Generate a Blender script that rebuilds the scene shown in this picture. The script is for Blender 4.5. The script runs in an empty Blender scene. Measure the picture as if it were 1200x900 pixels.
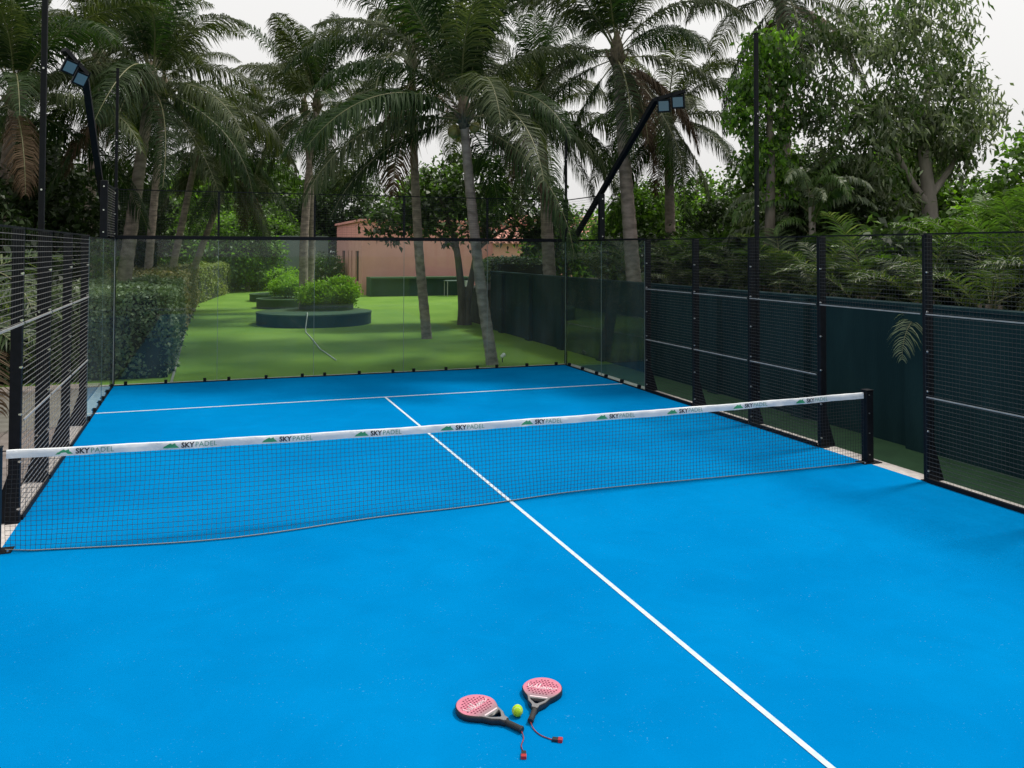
import bpy, bmesh, math, random
import numpy as np
from mathutils import Vector, Matrix
R = math.radians
rng = random.Random(7)
scene = bpy.context.scene
col = scene.collection

# ------------------------------------------------------------------ camera
cam_d = bpy.data.cameras.new("camera"); cam = bpy.data.objects.new("camera", cam_d); col.objects.link(cam)
cam_d.sensor_fit = 'HORIZONTAL'; cam_d.sensor_width = 36.0; cam_d.lens = 29.80
cam_d.shift_y = -0.1522
cam_d.clip_start = 0.05; cam_d.clip_end = 2000
cam.location = (-3.2308, -9.0179, 2.7972)
cam.rotation_mode = 'XYZ'
cam.rotation_euler = (Matrix.Rotation(-0.3454, 3, 'Z') @ Matrix.Rotation(math.pi/2 + 0.0256, 3, 'X') @ Matrix.Rotation(0.003, 3, 'Z')).to_euler('XYZ')
scene.camera = cam

# ------------------------------------------------------------------ sky, sun, exposure
SUN_EL, SUN_AZ = R(61), R(80)          # azimuth from +Y towards +X
world = bpy.data.worlds.new("World"); scene.world = world; world.use_nodes = True
wn = world.node_tree.nodes; wl = world.node_tree.links
wn.clear()
w_out = wn.new('ShaderNodeOutputWorld'); w_bg = wn.new('ShaderNodeBackground')
w_sky = wn.new('ShaderNodeTexSky'); w_sky.sky_type = 'NISHITA'; w_sky.sun_disc = False
w_sky.sun_elevation = SUN_EL; w_sky.sun_rotation = SUN_AZ
w_sky.dust_density = 6.0; w_sky.air_density = 1.0; w_sky.ozone_density = 1.0
w_hs = wn.new('ShaderNodeHueSaturation'); w_hs.inputs['Saturation'].default_value = 0.10
w_hs.inputs['Value'].default_value = 1.0
# even cloud veil over the sky
w_tc = wn.new('ShaderNodeTexCoord'); w_sep = wn.new('ShaderNodeSeparateXYZ')
w_ramp = wn.new('ShaderNodeMapRange'); w_ramp.inputs['From Min'].default_value = 0.0; w_ramp.inputs['From Max'].default_value = 1.0
w_ramp.inputs['To Min'].default_value = 9.4; w_ramp.inputs['To Max'].default_value = 13.5
w_cl = wn.new('ShaderNodeCombineColor')
w_mix = wn.new('ShaderNodeMix'); w_mix.data_type = 'RGBA'; w_mix.inputs['Factor'].default_value = 0.8
w_bg.inputs['Strength'].default_value = 0.10
wl.new(w_tc.outputs['Generated'], w_sep.inputs[0]); wl.new(w_sep.outputs['Z'], w_ramp.inputs['Value'])
for k, g in enumerate((1.0, 0.99, 0.975)):
    mm = wn.new('ShaderNodeMath'); mm.operation = 'MULTIPLY'; mm.inputs[1].default_value = g
    wl.new(w_ramp.outputs['Result'], mm.inputs[0]); wl.new(mm.outputs[0], w_cl.inputs[k])
wl.new(w_sky.outputs[0], w_hs.inputs['Color']); wl.new(w_hs.outputs[0], w_mix.inputs[6])
wl.new(w_cl.outputs[0], w_mix.inputs[7]); wl.new(w_mix.outputs[2], w_bg.inputs['Color'])
wl.new(w_bg.outputs[0], w_out.inputs['Surface'])

sun_d = bpy.data.lights.new("sun", 'SUN'); sun = bpy.data.objects.new("sun", sun_d); col.objects.link(sun)
sun_d.energy = 3.4; sun_d.angle = R(9); sun_d.color = (1.0, 0.95, 0.86)
sdir = Vector((math.sin(SUN_AZ)*math.cos(SUN_EL), math.cos(SUN_AZ)*math.cos(SUN_EL), math.sin(SUN_EL)))
sun.rotation_euler = sdir.to_track_quat('Z', 'Y').to_euler(); sun.location = (0, 0, 40)

scene.view_settings.view_transform = 'Standard'; scene.view_settings.look = 'None'
scene.view_settings.exposure = 0.0; scene.view_settings.gamma = 1.0
scene.render.engine = 'CYCLES'
scene.cycles.max_bounces = 6; scene.cycles.transparent_max_bounces = 24
scene.cycles.diffuse_bounces = 3; scene.cycles.glossy_bounces = 3
scene.cycles.use_denoising = True
try: scene.cycles.denoiser = 'OPENIMAGEDENOISE'
except Exception: pass

# ------------------------------------------------------------------ material helpers
def new_mat(name):
    m = bpy.data.materials.new(name); m.use_nodes = True
    nt = m.node_tree
    return m, nt, nt.nodes['Principled BSDF']

def mat(name, c, rough=0.6, metal=0.0, c2=None, scale=5.0, detail=4.0, bump=0.0, bscale=None, spec=0.5, rvar=0.0, coords='Object', stretch=None):
    m, nt, b = new_mat(name)
    b.inputs['Base Color'].default_value = (*c, 1); b.inputs['Roughness'].default_value = rough
    b.inputs['Metallic'].default_value = metal; b.inputs['Specular IOR Level'].default_value = spec
    if c2 is not None or bump or rvar:
        tc = nt.nodes.new('ShaderNodeTexCoord'); src = tc.outputs[coords]
        if stretch:
            mp = nt.nodes.new('ShaderNodeMapping'); mp.inputs['Scale'].default_value = stretch
            nt.links.new(src, mp.inputs[0]); src = mp.outputs[0]
        n = nt.nodes.new('ShaderNodeTexNoise'); n.inputs['Scale'].default_value = scale; n.inputs['Detail'].default_value = detail
        nt.links.new(src, n.inputs['Vector'])
        if c2 is not None:
            rp = nt.nodes.new('ShaderNodeValToRGB')
            rp.color_ramp.elements[0].position = 0.35; rp.color_ramp.elements[1].position = 0.65
            rp.color_ramp.elements[0].color = (*c, 1); rp.color_ramp.elements[1].color = (*c2, 1)
            nt.links.new(n.outputs['Fac'], rp.inputs[0]); nt.links.new(rp.outputs[0], b.inputs['Base Color'])
        if rvar:
            mr = nt.nodes.new('ShaderNodeMapRange'); mr.inputs['To Min'].default_value = rough - rvar; mr.inputs['To Max'].default_value = rough + rvar
            nt.links.new(n.outputs['Fac'], mr.inputs['Value']); nt.links.new(mr.outputs[0], b.inputs['Roughness'])
        if bump:
            n2 = nt.nodes.new('ShaderNodeTexNoise'); n2.inputs['Scale'].default_value = bscale or scale*6; n2.inputs['Detail'].default_value = 3
            nt.links.new(src, n2.inputs['Vector'])
            bp = nt.nodes.new('ShaderNodeBump'); bp.inputs['Strength'].default_value = bump; bp.inputs['Distance'].default_value = 0.01
            nt.links.new(n2.outputs['Fac'], bp.inputs['Height']); nt.links.new(bp.outputs[0], b.inputs['Normal'])
    return m

def leaf_mat(name, cols, rough=0.5, trans=0.35, tcol=None, scale=0.8, spec=0.4):
    """leaves: colour varies per leaf (random per island), a little per object, and translucent"""
    m, nt, b = new_mat(name); N = nt.nodes; L = nt.links
    g = N.new('ShaderNodeNewGeometry'); oi = N.new('ShaderNodeObjectInfo')
    tc = N.new('ShaderNodeTexCoord'); n = N.new('ShaderNodeTexNoise'); n.inputs['Scale'].default_value = scale
    L.new(tc.outputs['Object'], n.inputs['Vector'])
    a1 = N.new('ShaderNodeMath'); a1.operation = 'MULTIPLY_ADD'; a1.inputs[1].default_value = 0.55
    L.new(g.outputs['Random Per Island'], a1.inputs[0])
    a2 = N.new('ShaderNodeMath'); a2.operation = 'MULTIPLY'; a2.inputs[1].default_value = 0.45; L.new(n.outputs['Fac'], a2.inputs[0])
    L.new(a2.outputs[0], a1.inputs[2])
    rp = N.new('ShaderNodeValToRGB')
    els = rp.color_ramp.elements
    while len(els) < len(cols): els.new(0.5)
    for i, c in enumerate(cols):
        els[i].position = 0.1 + 0.8*i/(len(cols)-1); els[i].color = (*c, 1)
    L.new(a1.outputs[0], rp.inputs[0])
    hs = N.new('ShaderNodeHueSaturation'); mr = N.new('ShaderNodeMapRange')
    mr.inputs['To Min'].default_value = 0.8; mr.inputs['To Max'].default_value = 1.2
    L.new(oi.outputs['Random'], mr.inputs['Value']); L.new(mr.outputs[0], hs.inputs['Value']); L.new(rp.outputs[0], hs.inputs['Color'])
    L.new(hs.outputs[0], b.inputs['Base Color'])
    b.inputs['Roughness'].default_value = rough; b.inputs['Specular IOR Level'].default_value = spec
    t = N.new('ShaderNodeBsdfTranslucent')
    tint = N.new('ShaderNodeMix'); tint.data_type = 'RGBA'; tint.blend_type = 'MULTIPLY'; tint.inputs['Factor'].default_value = 1.0
    tint.inputs[7].default_value = (*(tcol or (1.1, 1.3, 0.5)), 1); L.new(hs.outputs[0], tint.inputs[6]); L.new(tint.outputs[2], t.inputs['Color'])
    mx = N.new('ShaderNodeMixShader'); mx.inputs[0].default_value = trans
    out = N['Material Output']
    L.new(b.outputs[0], mx.inputs[1]); L.new(t.outputs[0], mx.inputs[2]); L.new(mx.outputs[0], out.inputs['Surface'])
    return m

# ------------------------------------------------------------------ object helpers
def tag(o, label=None, cat=None, group=None, kind=None):
    if label: o['label'] = label
    if cat: o['category'] = cat
    if group: o['group'] = group
    if kind: o['kind'] = kind
    return o

def empty(name, loc=(0, 0, 0), rz=0.0, label=None, cat=None, group=None):
    o = bpy.data.objects.new(name, None); col.objects.link(o); o.location = loc; o.rotation_euler = (0, 0, rz)
    o.empty_display_size = 0.2
    return tag(o, label, cat, group)

def inst(name, mesh, parent=None, loc=(0, 0, 0), rot=(0, 0, 0), sc=1.0):
    o = bpy.data.objects.new(name, mesh); col.objects.link(o); o.parent = parent
    o.location = loc; o.rotation_euler = rot
    o.scale = (sc, sc, sc) if not hasattr(sc, '__len__') else sc
    return o

def copy_tree(o, parent=None):
    c = o.copy(); col.objects.link(c); c.parent = parent
    for ch in list(o.children): copy_tree(ch, c)
    return c

class MB:
    def __init__(s): s.v = []; s.f = []; s.m = []
    def add(s, vs, fs, mi=0):
        n = len(s.v); s.v.extend([tuple(p) for p in vs]); s.f.extend([tuple(i+n for i in f) for f in fs]); s.m.extend([mi]*len(fs)); return s
    def box(s, x0, x1, y0, y1, z0, z1, mi=0):
        vs = [(x0, y0, z0), (x1, y0, z0), (x1, y1, z0), (x0, y1, z0), (x0, y0, z1), (x1, y0, z1), (x1, y1, z1), (x0, y1, z1)]
        return s.add(vs, [(0, 3, 2, 1), (4, 5, 6, 7), (0, 1, 5, 4), (1, 2, 6, 5), (2, 3, 7, 6), (3, 0, 4, 7)], mi)
    def tube(s, pts, rads, n=8, mi=0, caps=True):
        pts = [Vector(p) for p in pts]
        if not hasattr(rads, '__len__'): rads = [rads]*len(pts)
        rings = []; up = Vector((0.13, 0.27, 1)).normalized()
        for i, p in enumerate(pts):
            t = (pts[min(i+1, len(pts)-1)] - pts[max(i-1, 0)]).normalized()
            a = t.cross(up)
            if a.length < 1e-3: a = t.cross(Vector((1, 0, 0)))
            a.normalize(); b = t.cross(a).normalized()
            rings.append([p + (a*math.cos(2*math.pi*k/n + math.pi/n) + b*math.sin(2*math.pi*k/n + math.pi/n))*rads[i] for k in range(n)])
        vs = [q for r in rings for q in r]; fs = []
        for i in range(len(pts)-1):
            for k in range(n):
                fs.append((i*n+k, i*n+(k+1) % n, (i+1)*n+(k+1) % n, (i+1)*n+k))
        if caps:
            fs.append(tuple(range(n))[::-1]); fs.append(tuple((len(pts)-1)*n+k for k in range(n)))
        return s.add(vs, fs, mi)
    def bar(s, a, b, w, mi=0, h=None):
        """square bar between two points"""
        h = h or w
        a = Vector(a); b = Vector(b); t = (b-a).normalized()
        u = Vector((0, 0, 1)) if abs(t.z) < 0.9 else Vector((1, 0, 0))
        x = t.cross(u).normalized()*w/2; y = x.cross(t).normalized()*h/2
        vs = [a-x-y, a+x-y, a+x+y, a-x+y, b-x-y, b+x-y, b+x+y, b-x+y]
        return s.add(vs, [(0, 1, 2, 3), (7, 6, 5, 4), (0, 4, 5, 1), (1, 5, 6, 2), (2, 6, 7, 3), (3, 7, 4, 0)], mi)
    def mesh(s, name, mats, smooth=False):
        me = bpy.data.meshes.new(name); me.from_pydata(s.v, [], s.f)
        for m in (mats if isinstance(mats, (list, tuple)) else [mats]): me.materials.append(m)
        if any(s.m): me.polygons.foreach_set('material_index', s.m)
        if smooth: me.polygons.foreach_set('use_smooth', [True]*len(me.polygons))
        me.update(); return me
    def build(s, name, mats, parent=None, loc=(0, 0, 0), rot=(0, 0, 0), smooth=False):
        return inst(name, s.mesh(name, mats, smooth), parent, loc, rot)

def np_mesh(name, V, F, mats, midx=None, smooth=False):
    """V (n,3) array, F (m,4) quads"""
    me = bpy.data.meshes.new(name); n, m = len(V), len(F)
    me.vertices.add(n); me.vertices.foreach_set('co', np.asarray(V, np.float32).ravel())
    me.loops.add(m*4); me.loops.foreach_set('vertex_index', np.asarray(F, np.int32).ravel())
    me.polygons.add(m); me.polygons.foreach_set('loop_start', np.arange(0, m*4, 4, dtype=np.int32))
    me.polygons.foreach_set('loop_total', np.full(m, 4, np.int32))
    for mm in (mats if isinstance(mats, (list, tuple)) else [mats]): me.materials.append(mm)
    if midx is not None: me.polygons.foreach_set('material_index', np.asarray(midx, np.int32))
    if smooth: me.polygons.foreach_set('use_smooth', np.ones(m, bool))
    me.update(calc_edges=True); return me

def bevel_mesh(me, w=0.005, seg=2):
    bm = bmesh.new(); bm.from_mesh(me)
    bmesh.ops.bevel(bm, geom=list(bm.edges), offset=w, segments=seg, affect='EDGES', profile=0.7)
    bm.to_mesh(me); bm.free(); return me

# ------------------------------------------------------------------ materials
M = {}
M['steel'] = mat('black_powder_coat', (0.003, 0.004, 0.006), 0.6, c2=(0.006, 0.007, 0.010), scale=14, rvar=0.08, spec=0.16)
M['wire'] = mat('sky_glint_wire', (0.15, 0.142, 0.138), 0.45, 0.3, c2=(0.21, 0.20, 0.195), scale=8)  # black wires coloured light grey for the sky reflected on them
M['wire_black'] = mat('black_mesh_wire', (0.022, 0.023, 0.024), 0.5, 0.0, c2=(0.04, 0.04, 0.04), scale=8)
M['rail'] = mat('galvanised_bar', (0.28, 0.28, 0.28), 0.5, 0.2, c2=(0.36, 0.35, 0.34), scale=9)
M['bolt'] = mat('zinc_bolt', (0.6, 0.6, 0.6), 0.3, 0.9)
M['concrete'] = mat('kerb_concrete', (0.40, 0.37, 0.35), 0.9, c2=(0.52, 0.48, 0.46), scale=9, bump=0.5, bscale=120)
M['paving'] = mat('pinkish_paving', (0.185, 0.155, 0.14), 0.9, c2=(0.26, 0.225, 0.21), scale=3, bump=0.3, bscale=80)
M['line'] = mat('white_court_line', (0.54, 0.60, 0.66), 0.85, c2=(0.38, 0.50, 0.61), scale=24, detail=8)
M['netcord'] = mat('black_net_cord', (0.012, 0.014, 0.016), 0.7)
M['tape'] = mat('white_net_tape', (0.72, 0.74, 0.76), 0.8, c2=(0.58, 0.61, 0.65), scale=4, detail=7, bump=0.5, bscale=22)
M['ink'] = mat('black_print', (0.015, 0.02, 0.03), 0.7)
M['ink_green'] = mat('green_print', (0.03, 0.30, 0.14), 0.7)
M['ink_pale'] = mat('pale_green_print', (0.10, 0.30, 0.22), 0.7)
M['wall_green'] = mat('dark_teal_render', (0.005, 0.022, 0.026), 0.9, c2=(0.010, 0.034, 0.038), scale=1.6, detail=8, spec=0.15, bump=0.35, bscale=30, stretch=(1.5, 1.5, 0.35))
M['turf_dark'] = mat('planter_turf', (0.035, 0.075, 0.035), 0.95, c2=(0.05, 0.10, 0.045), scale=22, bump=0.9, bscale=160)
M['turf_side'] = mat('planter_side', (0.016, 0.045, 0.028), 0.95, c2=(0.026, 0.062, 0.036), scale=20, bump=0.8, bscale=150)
M['pink'] = mat('pink_render', (0.66, 0.285, 0.265), 0.9, c2=(0.72, 0.325, 0.30), scale=0.9, bump=0.2, bscale=50)
M['roof'] = mat('pink_roof_tile', (0.42, 0.17, 0.13), 0.8, c2=(0.62, 0.32, 0.26), scale=2.5)
M['dark_glass'] = mat('dark_window', (0.012, 0.012, 0.014), 0.12)
M['frame'] = mat('brown_window_frame', (0.05, 0.035, 0.03), 0.6)
M['greywall'] = mat('grey_render', (0.13, 0.17, 0.16), 0.9, c2=(0.18, 0.22, 0.20), scale=0.6, bump=0.2)
M['trunk'] = mat('palm_trunk', (0.17, 0.135, 0.115), 0.9, c2=(0.36, 0.29, 0.255), scale=2.2, detail=7, bump=0.8, bscale=18, stretch=(1.6, 1.6, 3.5))
M['bark'] = mat('tree_bark', (0.09, 0.075, 0.06), 0.95, c2=(0.17, 0.145, 0.12), scale=5, detail=6, bump=0.9, bscale=22, stretch=(1, 1, 0.3))
M['bark_pale'] = mat('pale_tree_bark', (0.32, 0.29, 0.26), 0.95, c2=(0.20, 0.18, 0.16), scale=4, detail=6, bump=0.8, bscale=20, stretch=(1, 1, 0.4))
M['fibre'] = mat('palm_fibre', (0.085, 0.065, 0.045), 0.95, c2=(0.15, 0.12, 0.085), scale=9, bump=0.8)
M['coconut'] = mat('green_coconut', (0.16, 0.20, 0.05), 0.5, c2=(0.26, 0.19, 0.06), scale=4)
M['frond'] = leaf_mat('palm_frond', [(0.010, 0.023, 0.010), (0.027, 0.050, 0.020), (0.058, 0.086, 0.036)], 0.6, 0.3, (1.2, 1.6, 0.35), 0.5, 0.12)
M['frond_pale'] = leaf_mat('palm_frond_pale', [(0.024, 0.039, 0.018), (0.055, 0.074, 0.036), (0.115, 0.130, 0.072)], 0.6, 0.3, (1.3, 1.4, 0.4), 0.5, 0.15)
M['frond_dry'] = leaf_mat('palm_frond_dry', [(0.040, 0.024, 0.013), (0.085, 0.055, 0.032), (0.15, 0.105, 0.065)], 0.7, 0.2, (1.2, 1.0, 0.7), 0.5, 0.2)
M['rachis'] = mat('palm_midrib', (0.11, 0.12, 0.05), 0.5, c2=(0.16, 0.15, 0.07), scale=3)
M['areca'] = leaf_mat('areca_leaf', [(0.018, 0.040, 0.014), (0.055, 0.090, 0.030), (0.19, 0.215, 0.11)], 0.5, 0.32, (1.3, 1.5, 0.4), 0.8)
M['fan'] = leaf_mat('fan_palm_leaf', [(0.025, 0.055, 0.016), (0.062, 0.115, 0.026), (0.12, 0.18, 0.05)], 0.55, 0.38, (1.3, 1.6, 0.4), 0.8)
M['leaf_dark'] = leaf_mat('leaf_dark', [(0.013, 0.027, 0.011), (0.030, 0.055, 0.018), (0.062, 0.10, 0.033)], 0.45, 0.3, None, 0.7)
M['leaf_mid'] = leaf_mat('leaf_mid', [(0.032, 0.066, 0.018), (0.068, 0.13, 0.03), (0.125, 0.20, 0.055)], 0.45, 0.4, None, 0.7)
M['leaf_bright'] = leaf_mat('leaf_bright', [(0.06, 0.13, 0.015), (0.13, 0.26, 0.028), (0.22, 0.37, 0.045)], 0.5, 0.52, None, 0.9)
M['leaf_grey'] = leaf_mat('leaf_grey', [(0.075, 0.11, 0.06), (0.16, 0.205, 0.12), (0.29, 0.33, 0.21)], 0.5, 0.48, (1.1, 1.2, 0.7), 0.6, 0.5)
M['leaf_lime'] = leaf_mat('leaf_lime', [(0.13, 0.28, 0.014), (0.24, 0.44, 0.02), (0.34, 0.54, 0.035)], 0.5, 0.4, (1.1, 1.2, 0.4), 1.5)
M['hedge_near'] = leaf_mat('hedge_near', [(0.05, 0.085, 0.04), (0.12, 0.17, 0.085), (0.26, 0.31, 0.19)], 0.45, 0.25, (1.1, 1.3, 0.6), 1.2)
M['hedge_brown'] = leaf_mat('hedge_brown', [(0.05, 0.062, 0.022), (0.12, 0.125, 0.045), (0.23, 0.16, 0.075)], 0.5, 0.3, (1.2, 1.2, 0.6), 1.2)
M['hedge_far'] = leaf_mat('hedge_far', [(0.09, 0.125, 0.03), (0.19, 0.235, 0.06), (0.31, 0.31, 0.10)], 0.5, 0.3, (1.2, 1.3, 0.5), 1.2)
M['petal'] = mat('white_petal', (0.75, 0.72, 0.66), 0.7)

# court carpet: blue turf with silica sand specks
m, nt, b = new_mat('blue_court_turf'); N = nt.nodes; L = nt.links
tc = N.new('ShaderNodeTexCoord')
n1 = N.new('ShaderNodeTexNoise'); n1.inputs['Scale'].default_value = 0.55; n1.inputs['Detail'].default_value = 5
n2 = N.new('ShaderNodeTexNoise'); n2.inputs['Scale'].default_value = 55; n2.inputs['Detail'].default_value = 2; n2.inputs['Roughness'].default_value = 0.8
n3 = N.new('ShaderNodeTexNoise'); n3.inputs['Scale'].default_value = 3.2; n3.inputs['Detail'].default_value = 4
n4 = N.new('ShaderNodeTexNoise'); n4.inputs['Scale'].default_value = 420; n4.inputs['Detail'].default_value = 1
for n in (n1, n2, n3, n4): L.new(tc.outputs['Object'], n.inputs['Vector'])
rp = N.new('ShaderNodeValToRGB'); rp.color_ramp.elements[0].position = 0.34; rp.color_ramp.elements[1].position = 0.64
rp.color_ramp.elements[0].color = (0.0002, 0.148, 0.385, 1); rp.color_ramp.elements[1].color = (0.0004, 0.172, 0.428, 1)
L.new(n1.outputs['Fac'], rp.inputs[0])
sp = N.new('ShaderNodeMapRange'); sp.inputs['From Min'].default_value = 0.66; sp.inputs['From Max'].default_value = 0.78
L.new(n2.outputs['Fac'], sp.inputs['Value'])
sp2 = N.new('ShaderNodeMapRange'); sp2.inputs['From Min'].default_value = 0.45; sp2.inputs['From Max'].default_value = 0.75; sp2.inputs['To Max'].default_value = 0.6
L.new(n3.outputs['Fac'], sp2.inputs['Value'])
mu = N.new('ShaderNodeMath'); mu.operation = 'MULTIPLY'; L.new(sp.outputs[0], mu.inputs[0]); L.new(sp2.outputs[0], mu.inputs[1])
mx = N.new('ShaderNodeMix'); mx.data_type = 'RGBA'; L.new(mu.outputs[0], mx.inputs[0]); L.new(rp.outputs[0], mx.inputs[6])
mx.inputs[7].default_value = (0.20, 0.46, 0.66, 1)
mf = N.new('ShaderNodeMapRange'); mf.inputs['To Min'].default_value = 0.86; mf.inputs['To Max'].default_value = 1.14; L.new(n4.outputs['Fac'], mf.inputs['Value'])
n5 = N.new('ShaderNodeTexNoise'); n5.inputs['Scale'].default_value = 1.7; n5.inputs['Detail'].default_value = 6; n5.inputs['Distortion'].default_value = 1.6
L.new(tc.outputs['Object'], n5.inputs['Vector'])
m5 = N.new('ShaderNodeMapRange'); m5.inputs['From Min'].default_value = 0.35; m5.inputs['From Max'].default_value = 0.7; m5.inputs['To Min'].default_value = 0.97; m5.inputs['To Max'].default_value = 1.03
L.new(n5.outputs['Fac'], m5.inputs['Value']); mm5 = N.new('ShaderNodeMath'); mm5.operation = 'MULTIPLY'; L.new(mf.outputs[0], mm5.inputs[0]); L.new(m5.outputs[0], mm5.inputs[1])
hs = N.new('ShaderNodeHueSaturation'); L.new(mm5.outputs[0], hs.inputs['Value']); L.new(mx.outputs[2], hs.inputs['Color'])
L.new(hs.outputs[0], b.inputs['Base Color']); b.inputs['Roughness'].default_value = 0.9; b.inputs['Specular IOR Level'].default_value = 0.0
bp = N.new('ShaderNodeBump'); bp.inputs['Strength'].default_value = 0.25; bp.inputs['Distance'].default_value = 0.006
L.new(n4.outputs['Fac'], bp.inputs['Height']); L.new(bp.outputs[0], b.inputs['Normal'])
M['court'] = m

# lawn
m, nt, b = new_mat('short_lawn'); N = nt.nodes; L = nt.links
tc = N.new('ShaderNodeTexCoord')
n1 = N.new('ShaderNodeTexNoise'); n1.inputs['Scale'].default_value = 0.35; n1.inputs['Detail'].default_value = 6
n2 = N.new('ShaderNodeTexNoise'); n2.inputs['Scale'].default_value = 38; n2.inputs['Detail'].default_value = 4
for n in (n1, n2): L.new(tc.outputs['Object'], n.inputs['Vector'])
rp = N.new('ShaderNodeValToRGB'); rp.color_ramp.elements[0].position = 0.3; rp.color_ramp.elements[1].position = 0.7
rp.color_ramp.elements[0].color = (0.115, 0.215, 0.032, 1); rp.color_ramp.elements[1].color = (0.175, 0.285, 0.048, 1)
L.new(n1.outputs['Fac'], rp.inputs[0])
mf = N.new('ShaderNodeMapRange'); mf.inputs['To Min'].default_value = 0.75; mf.inputs['To Max'].default_value = 1.25; L.new(n2.outputs['Fac'], mf.inputs['Value'])
hs = N.new('ShaderNodeHueSaturation'); L.new(mf.outputs[0], hs.inputs['Value']); L.new(rp.outputs[0], hs.inputs['Color'])
L.new(hs.outputs[0], b.inputs['Base Color']); b.inputs['Roughness'].default_value = 0.95; b.inputs['Specular IOR Level'].default_value = 0.1
bp = N.new('ShaderNodeBump'); bp.inputs['Strength'].default_value = 0.6; bp.inputs['Distance'].default_value = 0.02
L.new(n2.outputs['Fac'], bp.inputs['Height']); L.new(bp.outputs[0], b.inputs['Normal'])
M['lawn'] = m

# glass
m = bpy.data.materials.new('tempered_glass'); m.use_nodes = True; nt = m.node_tree; N = nt.nodes; L = nt.links; N.clear()
out = N.new('ShaderNodeOutputMaterial'); tr = N.new('ShaderNodeBsdfTransparent'); tr.inputs[0].default_value = (0.86, 0.925, 0.90, 1)
gl = N.new('ShaderNodeBsdfGlossy'); gl.inputs['Roughness'].default_value = 0.015; gl.inputs['Color'].default_value = (1, 1, 1, 1)
fr = N.new('ShaderNodeFresnel'); fr.inputs['IOR'].default_value = 1.5
bf = N.new('ShaderNodeNewGeometry'); iv = N.new('ShaderNodeMath'); iv.operation = 'SUBTRACT'; iv.inputs[0].default_value = 1.0; L.new(bf.outputs['Backfacing'], iv.inputs[1])
ml = N.new('ShaderNodeMath'); ml.operation = 'MULTIPLY'; L.new(fr.outputs[0], ml.inputs[0]); L.new(iv.outputs[0], ml.inputs[1])
m2 = N.new('ShaderNodeMath'); m2.operation = 'MULTIPLY'; m2.inputs[1].default_value = 0.65; m2.use_clamp = True; L.new(ml.outputs[0], m2.inputs[0])
mx = N.new('ShaderNodeMixShader'); L.new(m2.outputs[0], mx.inputs[0]); L.new(tr.outputs[0], mx.inputs[1]); L.new(gl.outputs[0], mx.inputs[2])
# a thin uneven film of dust on the panes
df = N.new('ShaderNodeBsdfDiffuse'); df.inputs['Color'].default_value = (0.60, 0.64, 0.60, 1)
tcg = N.new('ShaderNodeTexCoord'); mpg = N.new('ShaderNodeMapping'); mpg.inputs['Scale'].default_value = (1.0, 1.0, 0.35); ng = N.new('ShaderNodeTexNoise'); ng.inputs['Scale'].default_value = 2.2; ng.inputs['Detail'].default_value = 7
L.new(tcg.outputs['Object'], mpg.inputs[0]); L.new(mpg.outputs[0], ng.inputs['Vector'])
mg = N.new('ShaderNodeMapRange'); mg.inputs['From Min'].default_value = 0.35; mg.inputs['From Max'].default_value = 0.75; mg.inputs['To Min'].default_value = 0.008; mg.inputs['To Max'].default_value = 0.032
L.new(ng.outputs['Fac'], mg.inputs['Value'])
mxd = N.new('ShaderNodeMixShader'); L.new(mg.outputs[0], mxd.inputs[0]); L.new(mx.outputs[0], mxd.inputs[1]); L.new(df.outputs[0], mxd.inputs[2])
L.new(mxd.outputs[0], out.inputs['Surface']); M['glass'] = m
M['glass_edge'] = mat('glass_edge', (0.16, 0.20, 0.19), 0.3)

# ================================================================== THE SETTING
def sheet(name, x0, x1, y0, y1, z, material, sub=1):
    mb = MB(); mb.add([(x0, y0, z), (x1, y0, z), (x1, y1, z), (x0, y1, z)], [(0, 1, 2, 3)])
    return tag(mb.build(name, material), kind='structure')
sheet('lawn', -300, 300, -300, 500, -0.05, M['lawn'])
mb = MB(); mb.box(-5.26, 5.26, -10.26, 10.26, -0.2, 0.0)
slab = tag(mb.build('court_slab', M['concrete']), kind='structure')
mb = MB(); mb.add([(-5.0, -10, 0.004), (5.0, -10, 0.004), (5.0, 10, 0.004), (-5.0, 10, 0.004)], [(0, 1, 2, 3)])
court = tag(mb.build('court_surface', M['court']), kind='structure')
def line(x0, x1, y0, y1):
    q = MB(); q.add([(x0, y0, 0.008), (x1, y0, 0.008), (x1, y1, 0.008), (x0, y1, 0.008)], [(0, 1, 2, 3)])
    q.build('court_line', M['line'], court)
line(-4.985, 4.985, 6.92, 6.98)
line(-0.047, -0.005, -6.98, 6.918)
line(-4.985, 4.985, -7.04, -6.985)
sheet('side_strip', 5.27, 6.39, -12, 10.1, -0.045, mat('dark_green_ground', (0.016, 0.060, 0.022), 0.9, c2=(0.024, 0.080, 0.030), scale=2.0, bump=0.3, bscale=90))  # ground strip between right fence and wall, darker green than the lawn
# paving on the left: slabs with open joints on a dark bed
pv = MB(); pv.box(-12.0, -5.27, -10, 6.6, -0.2, -0.035); pv.box(-12.0, -5.5, 6.601, 10.62, -0.2, -0.035)
paving = tag(pv.build('paving', mat('paving_joint', (0.10, 0.09, 0.085), 0.95)), kind='structure')
slab_me = bevel_mesh(MB().box(-0.392, 0.392, -0.392, 0.392, -0.02, 0.022).mesh('paving_slab', M['paving']), 0.006, 1)
for i in range(8):
    for j in range(18):
        inst('paving_slab', slab_me, paving, (-5.68 - i*0.8, -3.4 + j*0.8, -0.022 + rng.uniform(-.003, .003)), (0, 0, rng.choice((0, 1, 2, 3))*math.pi/2))

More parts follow.
